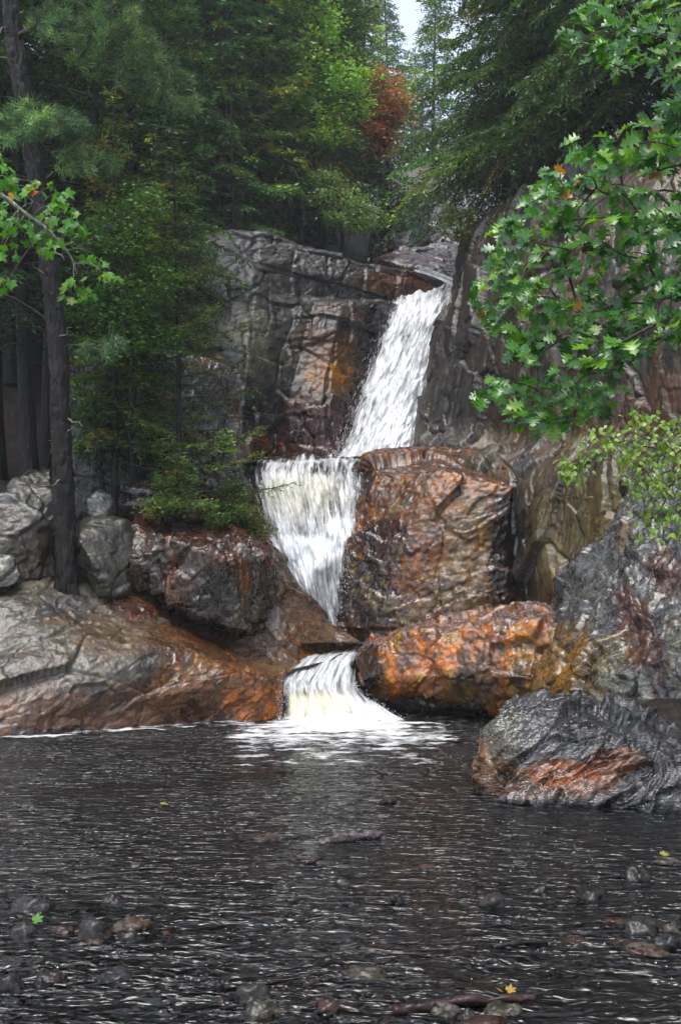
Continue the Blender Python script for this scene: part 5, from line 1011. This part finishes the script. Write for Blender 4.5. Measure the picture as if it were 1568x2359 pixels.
MIDG = [(4, (0.045, 0.12, 0.028)), (3, (0.065, 0.145, 0.03)), (2, (0.10, 0.14, 0.03)), (0.4, (0.2, 0.1, 0.03))]
REDL = [(4, (0.36, 0.12, 0.05)), (3, (0.38, 0.19, 0.06)), (2, (0.24, 0.17, 0.05)), (2, (0.15, 0.18, 0.04)), (1, (0.45, 0.08, 0.06))]
YELL = [(3, (0.25, 0.22, 0.05)), (2, (0.30, 0.20, 0.05)), (2, (0.14, 0.17, 0.04))]
DEEP = [(4, (0.028, 0.095, 0.028)), (3, (0.040, 0.12, 0.03)), (1, (0.06, 0.14, 0.03))]
broadleaf('maple_tree', 'tall bright green broadleaf tree standing above the gorge', 'tree', [(700, 40, 28, 70, 60, 0.8), (755, 110, 27.6, 60, 60, 0.7), (765, 190, 27.4, 80, 50, 0.8), (820, 170, 27.5, 50, 22, 0.5), (720, 260, 27.6, 80, 60, 0.8), (810, 240, 27.3, 50, 22, 0.5), (690, 170, 28, 60, 90, 0.8), (780, 300, 27.4, 40, 30, 0.5), (640, 330, 28, 60, 60, 0.7), (700, 340, 27.6, 50, 30, 0.6)], (735, 28.6), 31, 170, 9500, 0.105, [(w, (c[0] * 1.25, c[1] * 1.2, c[2] * 1.1)) for w, c in BRIGHT], 0.11)
broadleaf('green_shrub', 'rounded pale green shrub on top of the grey rock wall', 'shrub', [(745, 410, 26.8, 45, 25, 0.5), (770, 460, 26.6, 60, 30, 0.6), (815, 500, 26.4, 60, 35, 0.6), (850, 515, 26.4, 30, 28, 0.4), (720, 450, 26.9, 25, 20, 0.4)], (780, 26.9), 32, 80, 5200, 0.075, [(4, (0.14, 0.26, 0.07)), (3, (0.10, 0.21, 0.06)), (2, (0.20, 0.27, 0.06))], 0.05, cl=0.14)
broadleaf('red_tree', 'small tree turning red in front of the hazy wood', 'tree', [(880, 195, 30.4, 52, 40, 0.8), (905, 250, 30.2, 45, 45, 0.7), (870, 290, 30.2, 35, 40, 0.6), (885, 335, 30.2, 38, 30, 0.6)], (885, 30.9), 33, 100, 4200, 0.11, REDL, 0.07)
broadleaf('green_shrub', 'tall muted green shrub below the red tree', 'shrub', [(880, 400, 31, 45, 60, 0.8), (910, 460, 31, 35, 45, 0.7), (850, 370, 31, 35, 35, 0.6), (890, 500, 30.6, 40, 25, 0.6)], (890, 31.4), 34, 70, 3200, 0.10, MIDG, 0.06)
broadleaf('yellow_shrub', 'small yellow shrub beside the far rock chute', 'shrub', [(965, 440, 34, 18, 16, 0.5), (1015, 455, 33.6, 26, 14, 0.5)], (990, 34.3), 35, 24, 900, 0.09, YELL, 0.04, zbase=11.5)
broadleaf('green_shrub', 'leafy shrub hanging from the upper corner of the right wall', 'shrub', [(1060, 490, 22.6, 35, 18, 0.3), (1040, 525, 22.4, 30, 22, 0.3), (1075, 540, 22.4, 25, 25, 0.3), (1090, 500, 22.8, 25, 25, 0.3)], (1105, 23.4), 36, 44, 1300, 0.07, [(3, (0.085, 0.18, 0.035)), (2, (0.12, 0.20, 0.04)), (1, (0.2, 0.13, 0.03))], 0.03, zbase=W(1105, 545, 23.4)[2], cl=0.10)
# undergrowth on the left bank
broadleaf('young_maple', 'young broadleaf tree with small yellow-green leaves among the left conifers', 'tree', [(250, 560, 16.4, 80, 60, 0.5), (330, 640, 16.4, 80, 60, 0.5), (260, 700, 16.3, 70, 60, 0.5), (350, 780, 16.4, 90, 50, 0.5), (230, 810, 16.3, 50, 40, 0.4), (320, 480, 16.6, 60, 40, 0.4)], (300, 16.9), 48, 150, 5200, 0.065, [(4, (0.045, 0.16, 0.015)), (3, (0.075, 0.21, 0.018)), (1.5, (0.13, 0.24, 0.02)), (2, (0.028, 0.095, 0.015)), (0.15, (0.25, 0.12, 0.02))], 0.045, cl=0.13)
broadleaf('understory_sapling', 'dark glossy leaved sapling beside the twin leaning stems', 'sapling', [(215, 960, 17.0, 55, 40, 0.4), (265, 1000, 17.0, 50, 40, 0.4), (200, 1030, 16.8, 30, 30, 0.3)], (240, 17.2), 41, 46, 1500, 0.075, DEEP, 0.022, cl=0.10)
broadleaf('understory_sapling', 'glossy sapling in front of the dark bluff', 'sapling', [(345, 870, 17.4, 45, 40, 0.4), (310, 930, 17.3, 45, 40, 0.4), (300, 1010, 17.1, 40, 40, 0.4), (360, 1020, 17.2, 30, 25, 0.3)], (320, 17.5), 42, 56, 1700, 0.07, DEEP, 0.022, cl=0.10)
broadleaf('understory_shrub', 'yellowing shrub beside the foot of the bluff', 'shrub', [(450, 1015, 17.6, 35, 15, 0.25), (425, 1005, 17.5, 20, 15, 0.2), (480, 1030, 17.6, 20, 14, 0.2)], (455, 17.9), 43, 26, 520, 0.06, [(3, (0.17, 0.20, 0.03)), (2, (0.25, 0.22, 0.04)), (1, (0.08, 0.15, 0.03))], 0.014, cl=0.07)
broadleaf('understory_shrub', 'small light green sprig at the corner of the bluff', 'shrub', [(515, 1005, 17.8, 22, 20, 0.2), (525, 1035, 17.8, 18, 14, 0.2)], (515, 18.0), 44, 16, 330, 0.06, BRIGHT, 0.012, cl=0.06)
broadleaf('understory_shrub', 'low feathery evergreen bush above the dark brown block', 'shrub', [(400, 1120, 16.5, 50, 45, 0.35), (370, 1165, 16.3, 45, 30, 0.3), (440, 1170, 16.3, 50, 28, 0.3), (410, 1080, 16.6, 28, 30, 0.2)], (405, 16.7), 45, 80, 4200, 0.055, CEDAR_GREEN, 0.02, cl=0.08)
broadleaf('understory_shrub', 'small orange tinged bush at the tip of the brown block', 'shrub', [(595, 1215, 17.0, 28, 20, 0.2), (575, 1235, 16.9, 25, 14, 0.2)], (590, 17.1), 46, 26, 700, 0.05, [(3, (0.06, 0.12, 0.025)), (2, (0.16, 0.14, 0.02)), (1, (0.30, 0.12, 0.02))], 0.012, zbase=W(590, 1258, 17.1)[2], cl=0.08)
broadleaf('understory_shrub', 'dark green evergreen bush beside the lip of the middle waterfall', 'shrub', [(530, 1140, 17.2, 40, 40, 0.3), (560, 1190, 17.0, 40, 30, 0.3), (510, 1200, 16.9, 35, 25, 0.3)], (540, 17.2), 47, 60, 2400, 0.05, CEDAR_GREEN, 0.018, zbase=W(540, 1245, 17.2)[2], cl=0.08)

# ---- leaning trunk on the left bank with soft pine needles
def make_pine():
    r = np.random.default_rng(51); d = 15.5
    path = [(152, 1500, d), (153, 1320, d), (148, 1150, d), (142, 1000, d), (137, 850, d), (125, 700, d), (108, 560, d), (88, 420, d), (60, 260, d), (40, 140, d), (26, 30, d), (8, -160, d), (-12, -420, d), (-20, -700, d)]
    P = crom(np.array([W(*p) for p in path]), 420); rad = np.interp(np.arange(420) / 7, [0, 3, 5, 8, 30, 46, 59], [0.155, 0.152, 0.148, 0.142, 0.128, 0.118, 0.05])
    e = empty('pine_tree', P[0], 'tall leaning dark trunk with soft pine boughs at the left', 'tree')
    Vt, Ft = tubes([(P, rad)], 40); Vt = Vt + (0.016 * blocks(Vt * np.array((22, 22, 6)), 3, 0.8, 0.8, 0.2) + 0.02 * fbm(Vt * np.array((5, 5, 1.5)), 4, 3))[:, None] * unit(Vt - np.repeat(P, 40, 0))
    roots = [(np.array([P[34], P[22] + (dx * 0.4, -0.05, 0.0), P[10] + (dx, -0.05, -0.04)]), np.array((0.10, 0.08, 0.04))) for dx in (-0.30, 0.22, 0.34, -0.12)]
    Vr, Fr = tubes(roots, 7)
    under(link('trunk', mesh_arrays('trunk', np.concatenate([Vt, Vr]), [Ft, Fr + len(Vt)], M_BARK)), e)
    regs = [([(70, 60), (120, 0), (300, -40), (330, 60), (380, 120), (440, 180), (450, 260), (380, 250), (300, 200), (200, 170), (120, 110)], 120, 0.0), ([(0, 260), (60, 240), (110, 245), (170, 270), (230, 310), (200, 320), (120, 300), (60, 330), (0, 330)], 42, 0.0), ([(130, 350), (200, 340), (280, 380), (250, 400), (180, 400), (130, 390)], 20, 0.2),
            ([(-60, -300), (300, -300), (360, -60), (100, -40), (-60, -100)], 60, 0), ([(180, 780), (250, 760), (300, 790), (250, 830), (190, 820)], 8, 0.0)]
    C = []
    for poly, n, dd in regs: C += [W(p[0], p[1], d - 0.3 + dd + r.uniform(-0.7, 0.5)) for p in poly_points(poly, n, r, 12)]
    C = np.array(C)
    polys = network(list(P[84::28]), C, r, 0.0045, 0.03, 4, 0.42); nr = len(P[84::28]) - 1
    stubs = []
    for (x, y, dx, dy) in [(150, 960, 42, 20), (120, 640, -50, -30), (140, 1010, 30, -30), (60, 250, 40, 30), (40, 150, -45, -20), (30, 60, -40, 10), (130, 780, 35, -25), (110, 560, 45, 40), (95, 470, -60, -40), (150, 1100, -30, 18)]:
        a = W(x, y, d); b = W(x + dx, y + dy, d - 0.3); s = np.linspace(0, 1, 5)[:, None]; stubs.append((a + (b - a) * s + r.normal(0, 0.02, (5, 3)), np.linspace(0.018, 0.004, 5)))
    under(link('branches', mesh_arrays('branches', *tubes(polys[nr:], 5), M_TWIG)), e); under(link('dead_branches', mesh_arrays('dead_branches', *tubes(stubs, 5), M_LICHEN)), e)
    n = len(C) * 150; ci = np.repeat(np.arange(len(C)), 150); base = C[ci] + r.normal(0, 0.035, (n, 3)); o = unit(C - P[252])
    D = unit(o[ci] * 0.6 + r.normal(0, 0.75, (n, 3)) + np.array((0, 0, 0.05))); Ls = r.uniform(0.07, 0.15, n)
    cc = tint(r, len(C), [(3, (0.075, 0.155, 0.055)), (3, (0.105, 0.19, 0.065)), (2, (0.055, 0.12, 0.05))], 0.2) * np.clip(r.lognormal(0, 0.45, (len(C), 1)), 0.4, 2.0)
    V, F, Cc = kites(base, D, unit(r.normal(0, 1, (n, 3))), Ls, np.full(n, 0.009), cc[ci] * r.uniform(0.6, 1.4, (n, 1)))
    under(link('crown', mesh_arrays('crown', V, F, M_NEEDLE, Cc, False)), e)
make_pine()

# ---- conifers
plant('fir_tree', 'young pointed fir with upswept yellow-green branch tips before the grey wall', 'tree', 'fir', 408, 16.9, rz=0.4, top_y=285)
plant('cedar_tree', 'bushy cedar beside the leaning pine trunk', 'tree', 'cedar', 262, 17.0, rz=1.0, top_y=190, tilt=(0, 0.03))
plant('cedar_tree', 'slender cedar between the bushy cedar and the young fir', 'tree', 'cedar', 325, 17.6, rz=2.6, top_y=300)
LG = 'dark conifers crowding the left bank'
for k, (px, d, sc, rz, lb) in enumerate([
  (72, 17.4, 1.0, 0.2, 'thick dark conifer trunk standing left of the leaning pine'), (-8, 18.0, 1.05, 1.3, 'dark conifer cut by the left edge behind the lichened boulder'), (112, 19.2, 1.0, 2.2, 'thin dark conifer seen just behind the leaning pine'),
  (190, 20.0, 1.0, 3.3, 'dark conifer between the leaning pine and the bushy cedar'), (-90, 17.0, 1.1, 4.0, 'dark conifer just outside the left edge'), (300, 21.0, 0.95, 5.0, 'tall dark spruce behind the slender cedar'), (30, 21.5, 1.1, 0.8, 'deep shaded conifer at the back of the left bank'), (-170, 20.0, 1.2, 2.8, 'dark conifer far out on the left bank'), (360, 22.4, 0.9, 1.9, 'tall shaded spruce behind the young fir'), (-40, 22.5, 1.0, 3.9, 'shaded conifer behind the lichened boulder'), (120, 22.0, 1.0, 5.5, 'shaded conifer far behind the leaning pine'), (215, 23.5, 1.0, 0.3, 'shaded conifer far behind the bushy cedar')]):
    plant('spruce_tree', lb, 'tree', 'spruce' if d < 21.8 else 'hemlock_b', px, d, sc, rz, group=LG)
BG = 'conifers of the wood above the gorge'
back = [(395, 26.0, 'tall_spruce', 'blue-green spruce at the left end of the gorge rim'), (455, 27.2, 'tall_cedar', 'feathery conifer behind the tip of the young fir'), (515, 26.6, 'tall_spruce', 'dense conifer left of the lichened spruce'),
        (590, 27.6, 'tall_cedar', 'dense green conifer right of the lichened spruce'), (640, 28.4, 'tall_spruce', 'dark conifer behind the tall broadleaf tree, to its left'), (690, 29.2, 'tall_cedar', 'conifer with bare lower trunk behind the pale shrub'), (740, 30.2, 'tall_spruce', 'dark conifer directly behind the tall broadleaf tree'),
        (790, 36.0, 'tall_spruce', 'tall thin spruce against the pale sky'), (838, 50.0, 'tall_cedar', 'hazy conifer against the pale sky above the red tree'), (893, 55.0, 'tall_spruce', 'faint far conifer right of the red tree'), (945, 60.0, 'tall_cedar', 'faintest far conifer over the stream'), (1000, 53.0, 'tall_spruce', 'pale conifer far up the gully beside the drooping hemlock'), (330, 27.5, 'tall_cedar', 'conifer behind the slender cedar on the rim'), (260, 26.0, 'tall_spruce', 'conifer behind the bushy cedar on the rim')]
for k, (px, d, v, lb) in enumerate(back):
    plant('spruce_tree' if 'spruce' in v else 'cedar_tree', lb, 'tree', v, px, d, (1.0 if px < 780 else 0.8 if d < 40 else 1.0) + 0.1 * math.sin(k * 2.3), k * 1.7, group=BG)
for k in range(16):
    px = 240 + 34 * k + 20 * math.sin(k * 5.1); d = 31.5 + 3.5 * ((k * 0.618) % 1)
    plant('forest_conifer', 'dark conifer lost at the back of the wood above the gorge', 'tree', 'tall_spruce' if k % 2 else 'tall_cedar', px, d, 1.0 + 0.15 * math.sin(k * 3.7), k * 2.1, group='conifers at the back of the wood')
plant('dead_spruce', 'half dead spruce with grey lichen branches on the gorge rim', 'tree', 'bare_spruce', 548, 25.6, rz=0.5, top_y=165)
RG = 'hemlocks along the top of the right wall'
for k, (px, d, v, sc, lb) in enumerate([(1165, 23.4, 'hemlock', 1.0, 'drooping hemlock leaning over the upper waterfall'), (1240, 22.0, 'hemlock_b', 1.0, 'dark hemlock behind the oak tips'), (1335, 20.6, 'hemlock', 0.95, 'hemlock half hidden by the upper oak leaves'), (1440, 19.3, 'hemlock_b', 1.0, 'hemlock mostly hidden behind the oak'),
      (1560, 18.0, 'hemlock', 1.0, 'hemlock at the right edge behind the oak'), (1190, 26.0, 'hemlock_b', 1.1, 'hemlock set back behind the drooping hemlock'), (1300, 24.5, 'hemlock', 1.1, 'shaded hemlock at the back of the right wall'), (1450, 22.5, 'hemlock_b', 1.2, 'hemlock high behind the oak crown'), (1700, 19.5, 'hemlock', 1.2, 'hemlock beyond the right edge')]):
    rim = float(np.interp(px, [1090, 1150, 1220, 1320, 1450, 1600, 1700], [W(1090, 540, 25)[2], W(1150, 470, 22.6)[2], W(1220, 430, 21.4)[2], W(1320, 370, 19.8)[2], W(1450, 330, 18.4)[2], W(1600, 290, 17.2)[2], 9.2]))
    gz = float(ground_z((px - 784) / FOC * d, d)[0]); plant('hemlock_tree', lb, 'tree', v, px, d, sc, k * 1.9 + 0.6, group=RG, z=max(gz, rim) - 0.15)
# saplings
for px, d, ty, by, lb in [(545, 17.2, 1075, 1240, 'small pine sapling on the brown block beside the waterfall'), (580, 17.3, 1110, 1255, 'bushier pine sapling nearest the waterfall'), (515, 17.0, 1120, 1248, 'short pine sapling left of the other saplings')]:
    z = float(W(px, by, d)[2]); plant('pine_sapling', lb, 'sapling', 'sapling', px, d, rz=px, top_y=ty, z=z, group='pine saplings on the brown block')
branches_stuff()
# ------------------------------------------------------------------ stones, driftwood and floating leaves in the pool
def stone(name, label, x, y, w, h, col, seed, col2=None, flat=1.0, rz=None, subdiv=4, sink=0.7, rough=0.3, shape=1.0):
    r = np.random.default_rng(seed); c = on_water(x, y); m = c[1] / FOC; wx, hz = w * m / 2, 0.95 * h * m
    bm = bmesh.new(); bmesh.ops.create_icosphere(bm, subdivisions=subdiv, radius=1.0)
    V = np.array([v.co[:] for v in bm.verts]); F = np.array([[v.index for v in f.verts] for f in bm.faces]); bm.free()
    q = V * 1.1 + seed * 3.1
    V = np.sign(V) * np.abs(V) ** (0.80 * shape + 0.2 * (1 - shape)) if shape < 1 else V
    V = V * (1 + 0.22 * fbm(q, seed, 3) + 0.26 * blocks(q * 1.2, seed + 1, 0.8, 0.15, 0.06, 0.1))[:, None]
    hz2 = hz / (1 - sink * 0.5)
    V = V * np.array((wx, wx * r.uniform(0.65, 0.95), hz2 * 0.8))
    a = r.uniform(-0.4, 0.4) if rz is None else rz
    V = V @ np.array(Matrix.Rotation(a, 3, 'Z')).T @ np.array(Matrix.Rotation(r.uniform(-0.15, 0.15), 3, 'Y')).T
    V[:, 2] += hz - V[:, 2].max()                     # top at the height seen above the water
    loc = c + np.array((0, wx * 0.6, 0))
    cc = np.tile(np.array((*col, rough)), (len(V), 1))
    if col2 is not None: cc[:, :3] += (np.array(col2) - cc[:, :3]) * smooth(-0.1, 0.25, fbm(q * 2.2, seed + 9, 4))[:, None]
    cc[:, :3] *= 0.24
    zb = V[:, 2].min(); V[:, 2] -= zb
    return tag(link(name, mesh_arrays(name, V, F, M_STONE, cc), loc=loc + np.array((0, 0, zb))), label, 'stone', 'stones breaking the surface of the pool')
S_DK, S_BR, S_RD, S_PL, S_GR, S_OL = (0.028, 0.026, 0.028), (0.085, 0.048, 0.028), (0.13, 0.050, 0.030), (0.24, 0.20, 0.16), (0.085, 0.085, 0.088), (0.065, 0.060, 0.036)
stones = [
 (62, 2100, 104, 30, S_DK, S_GR, 'flat black stone at the left edge, farthest of the left group'), (258, 2082, 66, 20, S_DK, S_BR, 'low dark stone right of the flat black one'), (206, 2170, 92, 48, S_BR, S_GR, 'rounded brown stone in the middle of the left cluster'),
 (302, 2148, 96, 28, S_RD, S_PL, 'long reddish stone behind the left cluster'), (300, 2172, 62, 22, S_DK, S_GR, 'small black stone in front of the long reddish one'), (206, 2190, 62, 20, S_PL, S_BR, 'pale pinkish stone in front of the rounded brown one'),
 (142, 2152, 50, 18, S_RD, S_DK, 'thin red stone left of the rounded brown one'), (48, 2158, 66, 32, S_OL, S_GR, 'speckled olive stone beside the green leaf'), (14, 2288, 76, 44, S_DK, S_GR, 'large dark stone cut by the left edge'), (88, 2282, 42, 26, S_DK, S_DK, 'small wet black stone in the lower left riffle'),
 (112, 2264, 70, 20, S_BR, S_DK, 'low brown stone in the lower left riffle'), (262, 2258, 76, 22, S_DK, S_GR, 'water-washed stone right of the lower left riffle'), (580, 2312, 92, 42, S_OL, S_GR, 'rounded olive-brown stone, farther of the pair near the lower edge'), (600, 2352, 92, 42, S_OL, S_PL, 'rounded olive-brown stone, nearer of the pair near the lower edge'),
 (612, 2385, 60, 26, S_DK, S_BR, 'dark stone touching the lower edge under the olive pair'), (513, 2318, 42, 16, S_RD, S_DK, 'small reddish stone left of the olive pair'), (505, 2278, 24, 14, S_DK, S_DK, 'tiny black stone above the olive pair'),
 (912, 2084, 46, 24, S_DK, S_BR, 'lone dark pyramid shaped stone in the middle of the pool'), (1138, 2088, 66, 26, S_GR, S_BR, 'pale-topped stone right of the lone dark one'), (1246, 2066, 52, 24, S_DK, S_DK, 'small domed black stone in the right group'), (1368, 2072, 92, 26, S_DK, S_OL, 'wide black stone right of the domed one'),
 (1472, 2028, 68, 30, S_DK, S_OL, 'blocky dark stone near the right edge'), (1538, 1994, 66, 14, S_PL, S_OL, 'flat pale stone at the right edge under a yellow leaf'), (1484, 2152, 100, 32, S_OL, S_GR, 'broad olive stone in the right cluster'), (1536, 2184, 80, 30, S_GR, S_DK, 'grey stone at the right edge of the right cluster'),
 (1440, 2182, 64, 20, S_DK, S_RD, 'thin dark stone at the left of the right cluster'), (1500, 2194, 110, 12, S_RD, S_PL, 'flat reddish stone at the front of the right cluster'), (1550, 2150, 40, 26, S_PL, S_RD, 'small pale stone squeezed against the right edge'),
 (838, 2258, 118, 18, S_OL, S_PL, 'long low stone near the lower middle'), (1076, 2352, 50, 26, S_DK, S_GR, 'small round black stone below the driftwood stick'), (1030, 2340, 74, 24, S_PL, S_OL, 'pale rounded stone beside the small round black one'), (1160, 2338, 100, 18, S_OL, S_PL, 'flat olive stone under the driftwood stick'),
 (758, 2334, 66, 28, S_RD, S_BR, 'rusty red stone near the lower edge'), (712, 2268, 34, 10, S_RD, S_DK, 'tiny red stone left of the long low one'), (606, 1934, 76, 6, S_RD, S_PL, 'barely awash reddish stone far out in the pool'), (312, 1998, 42, 10, S_BR, S_PL, 'small brown stone far out on the left'), (68, 1862, 46, 8, S_OL, S_PL, 'barely awash pale stone near the far left shore'),
 (895, 1852, 40, 10, S_DK, S_BR, 'low dark stone between the cascade and the front boulder'), (990, 2000, 50, 5, S_RD, S_PL, 'sunken pink stone left of the right group'), (1420, 2128, 60, 8, (0.22, 0.10, 0.03), S_BR, 'orange stone just awash behind the broad olive one'), (380, 2154, 24, 9, (0.22, 0.07, 0.03), S_RD, 'small orange-red stone right of the long reddish one'), (1330, 2172, 60, 8, S_RD, S_BR, 'low red gravel stone left of the right cluster'),
 (1110, 2372, 120, 16, S_BR, S_RD, 'brown stone cut by the lower edge right of the middle'),
]
for k, (x, y, w, h, c1, c2, lb) in enumerate(stones):
    stone('stone', lb, x, y, w, h, c1, 200 + k, c2, subdiv=4 if w > 40 else 3)

def stick(name, label, pts, rad, seed, col, ends=0.6):
    P = crom(np.array(pts), 60); n = 60; s = np.linspace(0, 1, n)
    r = rad * (1 - 0.35 * s) * (1 + 0.15 * np.sin(s * 23 + seed)); r[0] *= ends; r[-1] *= ends
    V, F = tubes([(P, r)], 12); V += rad * (0.5 * fbm(V * np.array((9, 22, 22)), seed, 3) + 0.3 * blocks(V * np.array((10, 40, 40)), seed, 0.5, 0.6))[:, None] * unit(V - np.repeat(P, 12, 0))
    caps = [np.arange(12)[None, ::-1], (len(V) - 12 + np.arange(12))[None]]
    c = P.mean(0); c[2] = V[:, 2].min()
    col = np.tile(np.array((*col, 0.35)), (len(V), 1)); col[:, :3] *= (1 + 0.6 * fbm(V * np.array((6, 20, 20)), seed + 2, 3))[:, None]
    return tag(link(name, mesh_arrays(name, V - c, [F] + caps, M_STONE, col), loc=c), label, 'driftwood')
w3 = lambda x, y, z: on_water(x, y) + np.array((0, 0, z))
stick('driftwood_log', 'pale waterlogged log lying far out in the pool', [w3(735, 1936, -0.02), w3(780, 1937, 0.015), w3(830, 1934, 0.022), w3(876, 1930, 0.03)], 0.038, 1, (0.07, 0.055, 0.055))
stick('driftwood_stick', 'dark red wet stick across the stones near the lower edge', [w3(905, 2330, 0.0), w3(990, 2325, 0.012), w3(1080, 2318, 0.02), w3(1160, 2316, 0.024), w3(1236, 2314, 0.03)], 0.027, 2, (0.020, 0.009, 0.009))
stick('driftwood_twig', 'short dark twig floating below the pale log', [w3(702, 1990, 0.0), w3(725, 1987, 0.012), w3(750, 1980, 0.03)], 0.016, 3, (0.025, 0.012, 0.01))
stick('driftwood_twig', 'black twig lying across the right riffle', [w3(1135, 2182, 0.0), w3(1170, 2180, 0.012), w3(1215, 2176, 0.012), w3(1260, 2170, 0.0)], 0.016, 4, (0.008, 0.008, 0.008))
def fallen(label, x, y, size, col, rz, z=0.03, tilt=0.15, form=None):
    V, F = form or leaf_maple(0.12, 0.12, 0.1); c = on_water(x, y) + np.array((0, 0.02, z))
    o = link('fallen_leaf', mesh_arrays('fallen_leaf', V - np.array((0.4, 0, 0)), F, M_MAPLE, np.tile(np.array(col), (len(V), 1))), loc=c)
    o.rotation_euler = (tilt, -tilt, rz); o.scale = (size,) * 3; return tag(o, label, 'leaf')
fallen('bright green leaf caught on the left stones', 82, 2142, 0.075, (0.07, 0.22, 0.02), 0.3, 0.05, 0.5)
fallen('yellow leaf stuck on the end of the driftwood stick', 1175, 2312, 0.055, (0.36, 0.24, 0.05), 0.2, 0.055, 0.35)
fallen('orange leaf draped over the driftwood stick', 1150, 2312, 0.05, (0.25, 0.16, 0.03), 2.2, 0.055, 0.4)
fallen('yellow leaf on the flat pale stone at the right edge', 1530, 1990, 0.07, (0.3, 0.3, 0.05), 0.4, 0.06, 0.2)
fallen('small yellow-green leaf floating far out on the left', 375, 1858, 0.08, (0.28, 0.32, 0.05), 0.4, 0.02, 0.05)
r_ = np.random.default_rng(77)
for k, (x, y, d) in enumerate([(1548, 1265, 13.05), (1535, 1275, 13.1), (1500, 1270, 13.1), (1490, 1460, 12.45), (1478, 1455, 12.5), (1500, 1475, 12.4), (1475, 1440, 12.6), (1510, 1500, 12.3)]):
    pass
# splashes of rain on the pool
def rain_dots():
    r = np.random.default_rng(5); n = 380
    y = r.uniform(1690, 2300, n); x = r.uniform(-100, 1668, n); k = r.random(n) < smooth(2500, 1700, y); x, y = x[k], y[k]; n = len(x)
    P = np.array([on_water(a, b) for a, b in zip(x, y)]); s = r.uniform(0.0015, 0.0045, n) * np.where(r.random(n) < 0.08, 1.7, 1)
    b = np.array([(1, 0, 0), (0, 1, 0), (-1, 0, 0), (0, -1, 0), (0, 0, 1.2)]); V = (P[:, None] + b[None] * s[:, None, None]).reshape(-1, 3)
    V[:, 2] += 0.008
    F = np.concatenate([np.arange(n)[:, None] * 5 + np.array(f) for f in ((0, 1, 4), (1, 2, 4), (2, 3, 4), (3, 0, 4))])
    o = link('rain_splashes', mesh_arrays('rain_splashes', V, F, M_SPRAY)); o['kind'] = 'stuff'; o['label'] = 'tiny white splashes of rain dotting the pool'
rain_dots()
# ------------------------------------------------------------------ wet air
def haze(density):
    m, t, out = new_mat('haze_air'); v = N(t, 'ShaderNodeVolumePrincipled'); v.inputs['Density'].default_value = density; v.inputs['Color'].default_value = (0.86, 0.90, 0.95, 1); v.inputs['Anisotropy'].default_value = 0.2
    L(t, v.outputs[0], out.inputs['Volume'])
    lo, hi = np.array((-75., -40., -3.)), np.array((75., 105., 46.))
    V = np.array([(x, y, z) for x in (lo[0], hi[0]) for y in (lo[1], hi[1]) for z in (lo[2], hi[2])])
    F = np.array([(0, 1, 3, 2), (4, 6, 7, 5), (0, 4, 5, 1), (2, 3, 7, 6), (0, 2, 6, 4), (1, 5, 7, 3)])
    o = link('haze', mesh_arrays('haze', V, F, m, smooth_shade=False)); o['kind'] = 'stuff'; o['label'] = 'thin rainy haze filling the gorge'
haze(0.0011)
